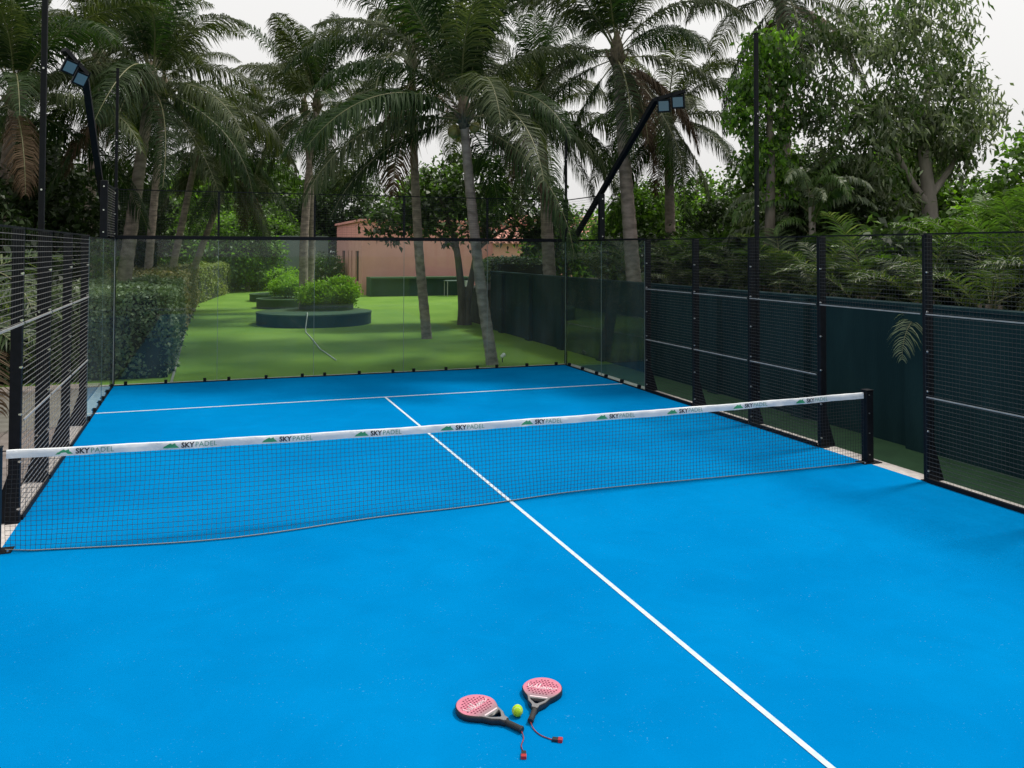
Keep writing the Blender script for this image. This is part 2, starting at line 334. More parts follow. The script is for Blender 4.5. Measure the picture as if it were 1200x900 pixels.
# ================================================================== GLASS BACK WALL AND RETURNS
def clamp_mesh():
    q = MB(); q.box(-0.03, 0.03, -0.028, 0.028, 0.0, 0.075); q.tube([(0, -0.045, 0.045), (0, 0.045, 0.045)], 0.012, 8)
    return q.mesh('clamp', M['steel'])
CL = clamp_mesh()
def pane(parent, a, b, z0, z1, clamps=(0.12, 0.5, 0.88)):
    """a glass pane between plan points a and b (12 mm thick) with clamps at its foot"""
    a = Vector((*a, 0)); b = Vector((*b, 0)); t = (b-a).normalized(); L_ = (b-a).length; ang = math.atan2(t.y, t.x)
    q = MB(); q.box(0.004, L_-0.004, -0.006, 0.006, z0, z1)
    # polished edges: ends
    q.box(0.0, 0.0038, -0.0055, 0.0055, z0, z1, 1); q.box(L_-0.0038, L_, -0.0055, 0.0055, z0, z1, 1)
    o = q.build('glass_pane', [M['glass'], M['glass_edge']], parent, a, (0, 0, ang))
    for c in clamps: inst('clamp', CL, o, (c*L_, 0, 0.012))
    return o
def rail_bar(name, parent, a, b, w, h, z, m='steel'):
    q = MB(); q.bar((*a, z), (*b, z), w, 0, h); return q.build(name, M[m], parent)
gw = empty('glass_wall', (0, 10, 0), 0, 'five pane clear glass back wall at the far end of the blue court', 'glass wall', 'glass walls of the court')
def wpar(o, root):      # keep world placement when parented to a located empty
    o.matrix_parent_inverse = Matrix.Translation(root.location).inverted()
def reparent(root):
    for ch in root.children: wpar(ch, root)
for k in range(5): pane(gw, (-5+2*k, 10), (-3+2*k, 10), 0.02, 2.99)
rail_bar('base_rail', gw, (-5, 10.0), (5, 10.0), 0.04, 0.02, 0.012)
rail_bar('top_rail', gw, (-5.03, 10.0), (5.03, 10.0), 0.06, 0.075, 3.03)
reparent(gw)
gl_ = empty('glass_wall', (-5, 8, 0), 0, 'clear glass side return at the left far corner beside the hedge', 'glass wall', 'glass walls of the court')
pane(gl_, (-5, 9.99), (-5, 8), 0.02, 2.99); pane(gl_, (-5, 8), (-5, 6.02), 0.02, 2.99)
q = MB(); q.box(-4.998, -4.988, 9.98, 9.992, 0.02, 2.99); q.build('corner_edge_glint', M['rail'], gl_)  # pale strip added for the light caught on the polished glass edge
rail_bar('base_rail', gl_, (-5, 6.02), (-5, 9.97), 0.04, 0.02, 0.012); reparent(gl_)
gr_ = empty('glass_wall', (5, 8, 0), 0, 'clear glass side return at the right far corner before the dark green wall', 'glass wall', 'glass walls of the court')
pane(gr_, (5, 9.99), (5, 8), 0.02, 2.99); pane(gr_, (5, 8), (5, 6.02), 0.02, 2.99)
rail_bar('base_rail', gr_, (5, 6.02), (5, 9.97), 0.04, 0.02, 0.012)
rail_bar('top_rail', gr_, (5, 6.02), (5, 9.96), 0.03, 0.04, 3.02); reparent(gr_)

# ------------------------------------------------------------------ wire mesh panels
def wire_panel(parent, a, b, z0, z1, material, dz=0.05, dx=0.05, w=0.0045, frame=True):
    """welded mesh: horizontal and vertical wires as real bars, joined in one part"""
    a = Vector((*a, 0)); b = Vector((*b, 0)); L_ = (b-a).length; ang = math.atan2((b-a).y, (b-a).x)
    q = MB(); n = int(round((z1-z0)/dz))
    for i in range(n+1):
        z = z0 + (z1-z0)*i/n; q.box(0, L_, -w/2, w/2, z-w/2, z+w/2)
    n = max(1, int(round(L_/dx)))
    for i in range(n+1):
        x = L_*i/n; q.box(x-w*0.2, x+w*0.2, w/2+0.0004, w*0.9, z0, z1, 1)
    o = q.build('wire_mesh', [material, M['wire_black']], parent, a, (0, 0, ang)); o['kind'] = 'stuff'
    return o

def post_part(parent, x, y, z0, z1, side, name='fence_post', wy=0.07, depth=0.11, foot=True, bolts=True):
    """flat steel post standing outside the mesh, with flared foot and zinc bolts; side = +1 right, -1 left"""
    q = MB()
    x0, x1 = (x+0.004, x+depth) if side > 0 else (x-depth, x-0.004)
    q.box(x0, x1, y-wy/2, y+wy/2, z0, z1)
    o = q.build(name, M['steel'], parent)
    bevel_mesh(o.data, 0.006, 1)
    if foot:
        f = MB(); e = 0.16*side
        xo = x1 if side > 0 else x0
        f.add([(xo, y-0.02, 0.0), (xo+e, y-0.02, 0.0), (xo, y-0.02, 0.5), (xo, y+0.02, 0.0), (xo+e, y+0.02, 0.0), (xo, y+0.02, 0.5)],
              [(0, 1, 2), (3, 5, 4), (0, 3, 4, 1), (1, 4, 5, 2), (2, 5, 3, 0)])
        f.box(min(x0, x0+0.0)-0.01, max(x1, x1)+0.01, y-0.07, y+0.07, 0.002, 0.014)
        f.build('foot_gusset', M['steel'], o)
    if bolts:
        bq = MB()
        for z in np.arange(z0+0.14, z1, 0.48):
            bq.tube([(x - 0.004*side + 0.004*side, y-wy/2-0.001, z), (x+0.004*side, y-wy/2-0.012, z)], 0.012, 8)
            bq.tube([(x0+0.012 if side > 0 else x1-0.012, y-wy/2+0.001, z), (x0+0.012 if side > 0 else x1-0.012, y-wy/2-0.008, z)], 0.009, 8)
        bq.build('bolts', M['bolt'], o)['kind'] = 'stuff'
    return o

scr = empty('mesh_screen', (0, 10, 3), 0, 'thin wire mesh screen on top of the back glass wall', 'mesh screen', 'wire screens above the glass')
wire_panel(scr, (-4.94, 10), (4.94, 10), 3.075, 4.0, M['wire_black'], w=0.003)
for x in (-3, -1, 1, 3):
    q = MB(); q.box(x-0.022, x+0.022, 10.005, 10.05, 3.07, 4.02); q.build('screen_post', M['steel'], scr)
rail_bar('top_wire', scr, (-4.94, 10.0), (4.94, 10.0), 0.018, 0.018, 4.01); reparent(scr)
for s, lab in ((-1, 'short dark wire mesh screen above the left glass return'), (1, 'short dark wire mesh screen above the right glass return')):
    e = empty('mesh_screen', (5*s, 9, 3), 0, lab, 'mesh screen', 'wire screens above the glass')
    X = 5*s
    wire_panel(e, (X, 8.06), (X, 9.93), 3.045, 4.0, M['wire'] if s < 0 else M['wire_black'], w=0.005 if s < 0 else 0.0035)
    for yy, ww in ((8.0, 0.12), (10.0, 0.10)):
        q = MB(); q.box(X-ww/2, X+ww/2, yy-ww/2, yy+ww/2, 3.0, 4.04)
        o = q.build('corner_post', M['steel'], e); bevel_mesh(o.data, 0.008, 1)
        bq = MB()
        for z in (3.1, 3.5, 3.93): bq.tube([(X, yy-ww/2+0.002, z), (X, yy-ww/2-0.01, z)], 0.014, 8)
        bq.build('bolts', M['bolt'], o)['kind'] = 'stuff'
    rail_bar('top_wire', e, (X, 8.06), (X, 9.94), 0.02, 0.02, 4.01); reparent(e)

# corner uprights beside the glass (down to the ground)
for s, lab in ((-1, 'slim steel upright at the left far corner of the glass'), (1, 'slim black steel upright at the right far corner of the glass')):
    q = MB(); q.box(5*s+(0.02 if s > 0 else -0.06), 5*s+(0.06 if s > 0 else -0.02), 10.02, 10.06, 0.0, 2.99)
    tag(q.build('corner_upright', M['steel']), lab, 'post', 'corner uprights')

# ------------------------------------------------------------------ side fences
YS = [6.0, 4.24, 2.57, 0.92]
YN = [-0.98, -2.65, -4.32, -6.0]
def fence(s, ys, name_label, wm, spacing=0.05, w=0.0045):
    X = 5.0*s
    e = empty('mesh_fence', (X, ys[-1], 0), 0, name_label, 'mesh fence', 'wire mesh fences along the court sides')
    for y in ys: post_part(e, X, y, 0.0, 3.0, s, wy=0.07 if s < 0 else 0.075)
    for a, b in zip(ys[:-1], ys[1:]):
        wire_panel(e, (X-0.004*s, b+0.02), (X-0.004*s, a-0.02), 0.06, 3.0, wm, spacing, spacing*(1 if s > 0 else 2.0), w)
        for z in (1.03, 2.03): rail_bar('mesh_rail', e, (X-0.012*s, b+0.04), (X-0.012*s, a-0.04), 0.012, 0.014 if s > 0 else 0.02, z, 'rail')
        rail_bar('base_bar', e, (X-0.006*s, b+0.04), (X-0.006*s, a-0.04), 0.03, 0.05, 0.03)
        rail_bar('top_bar', e, (X-0.004*s, b+0.01), (X-0.004*s, a-0.01), 0.014, 0.02, 3.005)
    reparent(e); return e
fence(1, YS, 'black steel and wire mesh fence beyond the net on the right side', M['wire_black'])
fence(1, YN, 'black steel and wire mesh fence on the right, nearer than the net post', M['wire_black'])
fence(-1, YS, 'steel and wire mesh fence beyond the net on the left side', M['wire'], 0.06, 0.006)
fence(-1, YN, 'steel and wire mesh fence on the left, nearer than the net', M['wire'], 0.06, 0.006)
for s, lab in ((1, 'wire mesh panel over the open gateway by the right net post'), (-1, 'wire mesh panel over the open gateway on the left')):
    e = empty('gate_header', (5*s, 0, 2), 0, lab, 'mesh panel', 'mesh panels over the gateways'); X = 5*s
    wire_panel(e, (X-0.004*s, -0.94), (X-0.004*s, 0.88), 2.05, 3.0, M['wire_black'] if s > 0 else M['wire'], 0.05 if s > 0 else 0.06, 0.05 if s > 0 else .12, 0.0045 if s > 0 else .006)
    rail_bar('mesh_rail', e, (X-0.012*s, -0.93), (X-0.012*s, 0.87), 0.012, 0.014 if s > 0 else .022, 2.03, 'rail')
    rail_bar('top_bar', e, (X-0.004*s, -0.93), (X-0.004*s, 0.87), 0.014, 0.02, 3.005); reparent(e)

# tall slim poles that carry the overhead netting
def pole(x, y, z0, z1, lab, d=0.055):
    e = MB(); e.box(-d/2, d/2, -d/2, d/2, 0, z1-z0)
    o = e.build('net_pole', M['steel'], None, (x, y, z0)); bevel_mesh(o.data, 0.006, 1)
    tag(o, lab, 'pole', 'tall poles around the court')
    c = MB(); c.box(-d/2-0.006, d/2+0.006, -d/2-0.006, d/2+0.006, -0.0, 0.012); c.build('pole_cap', M['steel'], o, (0, 0, z1-z0+0.002))
    q = MB()
    for z in np.arange(0.5, z1-z0, 1.5): q.tube([(0, -d/2+0.002, z), (0, -d/2-0.01, z)], 0.012, 8)
    q.build('bolts', M['bolt'], o)['kind'] = 'stuff'
pole(5.16, 2.57, 0.02, 6.33, 'tall black pole rising from the right fence before the leafy tree', 0.06)
pole(5.05, 10.09, 0.02, 6.2, 'tall black pole at the right far corner behind the lamp arm')
pole(-5.0, 10.09, 0.02, 6.5, 'tall black pole at the left far corner under the drooping fronds')
pole(-5.15, 2.75, 0.02, 6.6, 'tall dark pole at the left edge running out of the top', 0.065)

# floodlights: slanted arm, head bracket, two lamps each
def flood(s, lab):
    X = 5.1*s
    e = empty('floodlight', (X, 9.75, 3.05), 0, lab, 'floodlight', 'floodlights on slanted arms')
    a = Vector((X, 9.75, 3.03)); b = Vector((X, 5.75, 5.78)) if s > 0 else Vector((X, 5.95, 5.60))
    q = MB(); q.bar(a, b, 0.10, 0, 0.10); o = q.build('arm', M['steel'], e)
    u = (Vector((0.74, -0.66, 0.22)) if s > 0 else Vector((-0.45, -0.60, 0.50))).normalized(); c = b + u*(0.60 if s > 0 else 0.50)
    q = MB(); q.bar(b - u*0.03, c, 0.10, 0, 0.07); q.build('bracket', M['steel'], e)
    q = MB(); q.box(X-0.12, X+0.12, 9.66, 9.84, 2.96, 3.02); q.build('foot_plate', M['steel'], e)
    for k in range(2):
        p = b + u*((0.17 if s > 0 else 0.10) + (0.285 if s > 0 else 0.26)*k) + Vector((0, 0, -0.17))
        l = MB(); l.box(-0.13, 0.13, -0.03, 0.03, -0.13, 0.13)
        for i in range(6): l.box(-0.115+i*0.042, -0.103+i*0.042, 0.031, 0.06, -0.11, 0.11)      # cooling fins
        for t in (-1, 1): l.box(-0.125 if t < 0 else 0.115, -0.115 if t < 0 else 0.125, -0.029, 0.029, 0.131, 0.19)
        lo = l.build('lamp', M['steel'], e, p, (R(16), 0, -s*R(42)) if s > 0 else (R(22), R(16), R(30)))
        f = MB(); f.box(-0.098, 0.098, -0.036, -0.0305, -0.095, 0.095); f.build('lens', M['lens'], lo)
        if s < 0: lo.scale = (0.8, 0.8, 0.85)
    reparent(e)
m, nt, b_ = new_mat('lamp_lens'); b_.inputs['Base Color'].default_value = (0.11, 0.17, 0.21, 1); b_.inputs['Roughness'].default_value = 0.15
M['lens'] = m
flood(1, 'black twin lamp floodlight on a slanted arm above the right far corner')
flood(-1, 'black twin lamp floodlight on a slanted arm at the upper left')

# ================================================================== NET
for s, lab in ((1, 'black square net post at the right end of the net'), (-1, 'black net post at the left end of the net')):
    e = empty('net_post', (5.02*s if s > 0 else -5.05, 0, 0), 0, lab, 'net post', 'posts of the net')
    q = MB(); q.box(-0.055, 0.055, -0.055, 0.055, 0.0, 0.95); o = q.build('upright', M['steel'], e); bevel_mesh(o.data, 0.006, 1)
    q = MB(); q.box(-0.13, 0.16, -0.09, 0.09, 0.001, 0.012); q.build('base_plate', M['steel'], e)
    q = MB(); q.box(-0.06, 0.06, -0.06, 0.06, 0.951, 0.962); q.build('cap', M['steel'], e)
    q = MB()
    for z in (0.12, 0.4, 0.66, 0.9): q.tube([(-0.02*s, -0.054, z), (-0.02*s, -0.065, z)], 0.008, 8)
    for dx in (-0.1, 0.13): q.tube([(dx, -0.06, 0.012), (dx, -0.06, 0.03)], 0.012, 6)
    q.build('bolts', M['bolt'], e)['kind'] = 'stuff'

net = empty('padel_net', (0, 0, 0), 0, 'black net with white printed tape stretched across the blue court', 'net')
XL = 4.955
def top_z(x): return 0.93 - 0.045*(1 - (x/XL)**2)
def net_y(x, t):
    """t = 0 at the tape, 1 at the foot: the netting bellies towards the camera on the left half"""
    u = (x + XL)/(2*XL)
    belly = -0.32*math.exp(-((u-0.20)/0.16)**2) - 0.14*math.exp(-((u-0.45)/0.10)**2) - 0.03*math.sin(u*9.0)
    belly *= min(1, u/0.02)*min(1, (1-u)/0.02)
    return belly*t**1.6
def bot_z(x): return 0.018
def npos(x, t):
    z = top_z(x) - 0.06; zb = bot_z(x)
    return Vector((x + 0.006*math.sin(7*t + x*5), net_y(x, t), z + (zb - z)*t))
q = MB(); nx = 226; nz = 20; w = 0.0029
def ribbon_bar(mb, pts, w):
    for a, b in zip(pts[:-1], pts[1:]): mb.bar(a, b, w)
for i in range(nx+1):
    x = -XL + 2*XL*i/nx
    ribbon_bar(q, [npos(x, t/6) for t in range(7)], w)
for j in range(1, nz):
    ribbon_bar(q, [npos(-XL + 2*XL*i/56, j/nz) for i in range(57)], w)
o = q.build('netting', M['netcord'], net); o['kind'] = 'stuff'
q = MB(); q.tube([npos(-XL + 2*XL*i/80, 1.0) + Vector((0, 0, -0.004)) for i in range(81)], 0.005, 6); q.build('foot_cord', M['netcord'], net)
q = MB(); q.tube([npos(-XL + 2*XL*i/80, 1.0) + Vector((0, -0.012, 0.003)) for i in range(81)], 0.0035, 5); q.build('foot_rope', mat('grey_rope', (0.30, 0.31, 0.29), 0.8), net)
# tape: folded over the cable, slightly wavy
q = MB(); K = 260; prof = [(-0.009, -0.080), (-0.010, -0.045), (-0.009, -0.008), (0.0, 0.0), (0.009, -0.008), (0.010, -0.045), (0.009, -0.080)]
XT = 4.955
def tape_y(x, h): return (0.005*math.sin(x*11+h*40) + 0.003*math.sin(x*31-h*60+1))*(0.3 + abs(h)*9)*(0.5+0.5*math.sin(x*1.7+2)) + 0.003*math.sin(x*27+1)
for i in range(K+1):
    x = -XT + 2*XT*i/K
    for (py, pz) in prof: q.v.append((x, py + tape_y(x, pz), top_z(x) + pz + 0.002*math.sin(x*6)))
n = len(prof)
for i in range(K):
    for k in range(n-1): q.f.append((i*n+k, (i+1)*n+k, (i+1)*n+k+1, i*n+k+1)); q.m.append(0)
tape = q.build('net_tape', M['tape'], net, smooth=True)
q = MB(); q.tube([(-4.99, 0, top_z(4.955)-0.01), (-4.94, 0, top_z(4.94)-0.01)], 0.006, 6); q.tube([(4.99, 0, top_z(4.955)-0.01), (4.94, 0, top_z(4.94)-0.01)], 0.006, 6)
q.build('net_cable', M['netcord'], net)
# printed logos
def text_mesh(body, size, m, bold=0.0, spacing=1.0, shear=0.0):
    cu = bpy.data.curves.new('txt', 'FONT'); cu.body = body; cu.size = size; cu.offset = bold; cu.space_character = spacing; cu.shear = shear
    cu.resolution_u = 3
    ob = bpy.data.objects.new('txt', cu); col.objects.link(ob)
    dg = bpy.context.evaluated_depsgraph_get(); me = bpy.data.meshes.new_from_object(ob.evaluated_get(dg))
    bpy.data.objects.remove(ob); me.materials.clear(); me.materials.append(m); me.name = 'printed_text'
    return me
sky_me = text_mesh('SKY', 0.068, M['ink'], 0.0022, 1.02)
pad_me = text_mesh('PADEL', 0.068, M['ink_pale'], -0.0002, 1.05)
sky_w = max(v.co.x for v in sky_me.vertices)
hq = MB()
for pts in ([(0, 0), (0.15, 0), (0.125, 0.022), (0.02, 0.02)], [(0.025, 0.021), (0.12, 0.023), (0.112, 0.046), (0.085, 0.034), (0.07, 0.046), (0.05, 0.036)]):
    hq.add([(p[0], p[1], 0) for p in pts], [tuple(range(len(pts)))])
hill_me = hq.mesh('printed_hills', M['ink_green'])
def conform(me, x0):
    me = me.copy()
    for v in me.vertices:
        X, H = x0 + v.co.x, -0.063 + v.co.y
        Y = -0.0125 + tape_y(X, H)
        v.co = (X, Y, top_z(X) + H + 0.002*math.sin(X*6))
    return me
for k in range(10):
    x0 = -4.55 + k*0.935
    lg = inst('printed_logo', conform(hill_me, x0), tape)
    inst('printed_logo', conform(sky_me, x0+0.17), tape); inst('printed_logo', conform(pad_me, x0+0.175+sky_w), tape)

# ================================================================== RACKETS AND BALL
def racket(loc, rz, lab):
    e = empty('padel_racket', loc, rz, lab, 'racket', 'rackets lying on the court')
    T = 0.038
    # outline, head centre at origin, throat towards -Y
    out = []
    for k in range(56):
        a = -math.pi/2 + 2*math.pi*k/56
        x, y = 0.128*math.cos(a), 0.135*math.sin(a)
        if y < 0:
            f = -y/0.135; x *= 1 - 0.30*f**1.5; y *= 1 + 0.16*f
        out.append((x, y))
    thr = [(-0.018, -0.255), (0.018, -0.255)]
    # replace the lower end by the throat legs
    outline = [p for p in out if p[1] > -0.118]
    outline = sorted(outline, key=lambda p: math.atan2(p[1]+0.02, p[0]))
    lo_i = [i for i in range(len(outline))]
    start = max(range(len(outline)), key=lambda i: (outline[i][0] > 0, -outline[i][1]))
    outline = outline[start:] + outline[:start]
    outline = outline + [(-0.055, -0.165), (-0.024, -0.205), (-0.019, -0.235), (0.019, -0.235), (0.024, -0.205), (0.055, -0.165)]
    hole = [(-0.052, -0.128), (0.052, -0.128), (0.042, -0.150), (0.006, -0.188), (-0.006, -0.188), (-0.042, -0.150)]
    bm = bmesh.new()
    def loop(pts, z):
        vs = [bm.verts.new((x, y, z)) for x, y in pts]
        return vs, [bm.edges.new((vs[i], vs[(i+1) % len(vs)])) for i in range(len(vs))]
    ins = []
    c = Vector((0, -0.03))
    for (x, y) in outline: ins.append((x*0.955, (y+0.03)*0.965-0.03))
    o0, _e = loop(outline, 0.006); o1, _e = loop(outline, T-0.006); oi, e1 = loop(ins, T)
    ob_, e0 = loop(ins, 0.0)
    h1, he1 = loop(hole, T); h0, he0 = loop(hole, 0.0)
    nO = len(outline)
    def bridge(A, B, mi):
        for i in range(len(A)):
            f = bm.faces.new((A[i], A[(i+1) % len(A)], B[(i+1) % len(A)], B[i])); f.material_index = mi; f.smooth = True
    bridge(ob_, o0, 1); bridge(o0, o1, 1); bridge(o1, oi, 1); bridge(h1, h0, 1)
    r = bmesh.ops.triangle_fill(bm, edges=e1+he1, use_beauty=True)
    for f in r['geom']:
        if isinstance(f, bmesh.types.BMFace): f.material_index = 0
    bmesh.ops.triangle_fill(bm, edges=e0+he0, use_beauty=True)
    bmesh.ops.recalc_face_normals(bm, faces=list(bm.faces))
    me = bpy.data.meshes.new('head'); bm.to_mesh(me); bm.free()
    me.materials.append(M['racket_face']); me.materials.append(M['racket_side'])
    inst('head', me, e)
    # drilled holes, in staggered rows
    q = MB()
    for j in range(-4, 5):
        for i in range(-5, 6):
            x = (i + (0.5 if j % 2 else 0))*0.0205; y = j*0.0205 + 0.012
            if (x/0.098)**2 + ((y-0.01)/0.092)**2 < 1:
                q.tube([(x, y, T-0.004), (x, y, T+0.0006)], 0.0062, 8)
    q.build('drilled_holes', M['hole'], e)
    # brushed script lettering, as raised print
    strokes = [[(-.095, .040), (-.085, .000), (-.078, -.006), (-.066, .030), (-.058, -.004), (-.050, .0), (-.036, .046)],
               [(-.040, .018), (-.036, -.006), (-.028, -.004)],
               [(-.028, -.004), (-.014, .050), (-.018, .052), (-.020, .0), (-.010, -.006), (-.004, .004)],
               [(-.004, .004), (.012, .022), (.008, .016), (.014, .002), (.006, -.006), (-.002, -.002)],
               [(.014, .0), (.026, .020), (.020, .002), (.026, -.006), (.036, .000), (.038, .018), (.030, .022), (.040, .016)],
               [(.044, .018), (.046, -.004), (.056, .018), (.062, .016), (.062, -.002), (.072, .000), (.095, .020)]]
    q = MB()
    for s_ in strokes:
        q.tube([(x*0.98, y - 0.008, T+0.0008) for x, y in s_], 0.0032, 5)
    q.build('lettering', M['white_print'], e)
    q = MB(); q.box(-0.055, 0.055, -0.116, -0.106, T+0.0002, T+0.0016); q.build('throat_band', M['white_print'], e)
    q = MB(); q.box(0.10, 0.1275, -0.05, 0.01, 0.012, 0.026)
    # handle with wound grip
    pts = []; rad = []
    for k in range(41):
        y = -0.232 - 0.108*k/40; pts.append((0, y, T/2)); rad.append(0.0165 + 0.0012*abs(math.sin(k*math.pi/4)) )
    g = MB(); g.tube(pts, rad, 10); g.build('grip', M['grip'], e, smooth=True)
    g = MB(); g.tube([(0, -0.341, T/2), (0, -0.349, T/2), (0, -0.354, T/2)], [0.019, 0.0195, 0.015], 12); g.build('butt_cap', M['racket_side'], e)
    return e
# face print: pink head fading to grey at the throat
m, nt, b_ = new_mat('racket_face'); N = nt.nodes; L = nt.links
tc = N.new('ShaderNodeTexCoord'); sx = N.new('ShaderNodeSeparateXYZ'); L.new(tc.outputs['Object'], sx.inputs[0])
rp = N.new('ShaderNodeValToRGB'); mr = N.new('ShaderNodeMapRange'); mr.inputs['From Min'].default_value = -0.17; mr.inputs['From Max'].default_value = 0.14
L.new(sx.outputs['Y'], mr.inputs['Value']); L.new(mr.outputs[0], rp.inputs[0])
rp.color_ramp.elements[0].position = 0.16; rp.color_ramp.elements[0].color = (0.17, 0.17, 0.18, 1)
rp.color_ramp.elements[1].position = 0.5; rp.color_ramp.elements[1].color = (0.52, 0.17, 0.24, 1)
L.new(rp.outputs[0], b_.inputs['Base Color']); b_.inputs['Roughness'].default_value = 0.35
M['racket_face'] = m
M['racket_side'] = mat('racket_side', (0.012, 0.012, 0.015), 0.4)
M['hole'] = mat('hole_dark', (0.10, 0.008, 0.03), 0.8)
M['white_print'] = mat('white_print', (0.66, 0.52, 0.56), 0.5)
M['grip'] = mat('grip_tape', (0.012, 0.013, 0.014), 0.7, bump=0.4, bscale=300)
M['red'] = mat('red_tag', (0.32, 0.012, 0.018), 0.45)
M['cord'] = mat('red_black_cord', (0.05, 0.008, 0.012), 0.6, c2=(0.30, 0.02, 0.03), scale=90)
def w2l(e, pts):
    mi = Matrix.Translation(e.location) @ e.rotation_euler.to_matrix().to_4x4(); mi = mi.inverted()
    return [mi @ Vector(p) for p in pts]
def strap(e, pts, end_dir):
    P_ = [Vector(p) for p in pts]
    # smooth the cord
    sm = []
    for i in range(len(P_)-1):
        p0, p1, p2, p3 = P_[max(i-1, 0)], P_[i], P_[i+1], P_[min(i+2, len(P_)-1)]
        for t in np.linspace(0, 1, 6, endpoint=False):
            sm.append(0.5*((2*p1) + (p2-p0)*t + (2*p0-5*p1+4*p2-p3)*t*t + (3*p1-p0-3*p2+p3)*t**3))
    sm.append(P_[-1])
    q = MB(); q.tube(w2l(e, sm), 0.0032, 6); c = q.build('wrist_cord', M['cord'], e, smooth=True)
    a = math.atan2(end_dir[1], end_dir[0]) - e.rotation_euler.z
    p = w2l(e, [P_[-1] + Vector((end_dir[0]*0.026, end_dir[1]*0.026, 0.004))])[0]
    q = MB(); q.box(-0.030, 0.022, -0.014, 0.014, -0.008, 0.008); tg = q.build('strap_toggle', M['racket_side'], e, p, (0, 0, a)); bevel_mesh(tg.data, 0.005, 2)
    q = MB(); q.box(0.004, 0.030, -0.0155, 0.0155, -0.0095, 0.0095); tr_ = q.build('red_end', M['red'], tg); bevel_mesh(tr_.data, 0.004, 2)
r1 = racket((-1.662, -4.06, 0.006), R(30.5), 'pink and black padel racket with handle pointing right, left of the ball')
strap(r1, [(-1.489, -4.365, 0.02), (-1.497, -4.42, 0.009), (-1.535, -4.485, 0.009), (-1.545, -4.55, 0.009)], Vector((-0.35, -0.94)))
r2 = racket((-1.215, -4.00, 0.006), R(-33), 'pink and black padel racket with handle pointing left, right of the ball')
strap(r2, [(-1.407, -4.297, 0.02), (-1.408, -4.36, 0.009), (-1.39, -4.43, 0.009), (-1.345, -4.49, 0.009)], Vector((0.86, -0.5)))
# ball
bm = bmesh.new(); bmesh.ops.create_icosphere(bm, subdivisions=4, radius=0.033)
for f in bm.faces: f.smooth = True
me = bpy.data.meshes.new('felt'); bm.to_mesh(me); bm.free()
me.materials.append(mat('ball_felt', (0.34, 0.58, 0.015), 0.95, c2=(0.42, 0.66, 0.03), scale=120, bump=0.6, bscale=500))
ball = empty('padel_ball', (-1.448, -4.185, 0.037), 0.4, 'yellow green ball lying between the two pink rackets', 'ball')
inst('felt', me, ball)
q = MB(); sp_ = []
for k in range(73):
    t = 2*math.pi*k/72; a_, b__ = 0.75, 0.25
    p = Vector((a_*math.cos(t)+b__*math.cos(3*t), a_*math.sin(t)-b__*math.sin(3*t), 2*math.sqrt(a_*b__)*math.sin(2*t))).normalized()*0.0329
    sp_.append(p)
q.tube(sp_, 0.0012, 5, caps=False); q.build('seam', mat('ball_seam', (0.62, 0.66, 0.40), 0.7), ball, smooth=True)

# ================================================================== DARK WALL ON THE RIGHT
bw = empty('garden_wall', (6.4, 5, 0), 0, 'dark teal rendered garden wall with pilasters behind the right fence', 'wall')
q = MB(); q.box(6.40, 6.62, -12, 20.0, -0.06, 1.98); q.build('wall_body', M['wall_green'], bw)
q = MB(); q.box(6.37, 6.65, -12.02, 20.02, 1.983, 2.03); q.build('coping', M['wall_green'], bw)
for y in (-4.6, -2.1, 0.45, 3.0, 5.6, 8.2, 10.8, 13.4, 16.0, 18.6):
    q = MB(); q.box(6.27, 6.397, y-0.17, y+0.17, -0.06, 1.979); q.build('pilaster', M['wall_green'], bw)
reparent(bw)
# planting bank behind the wall
q = MB(); q.add([(6.62, -14, 1.3), (8.5, -14, 1.55), (40, -14, 2.1), (40, 24, 2.1), (8.5, 24, 1.55), (6.62, 24, 1.3), (6.62, 24, -0.2), (6.62, -14, -0.2), (40, 24, -.2)],
               [(0, 1, 4, 5), (1, 2, 3, 4), (0, 5, 6, 7), (5, 4, 3, 8, 6)])
tag(q.build('planting_bank', mat('dark_soil', (0.025, 0.02, 0.014), 1.0, c2=(0.045, 0.038, 0.022), scale=3)), kind='structure')

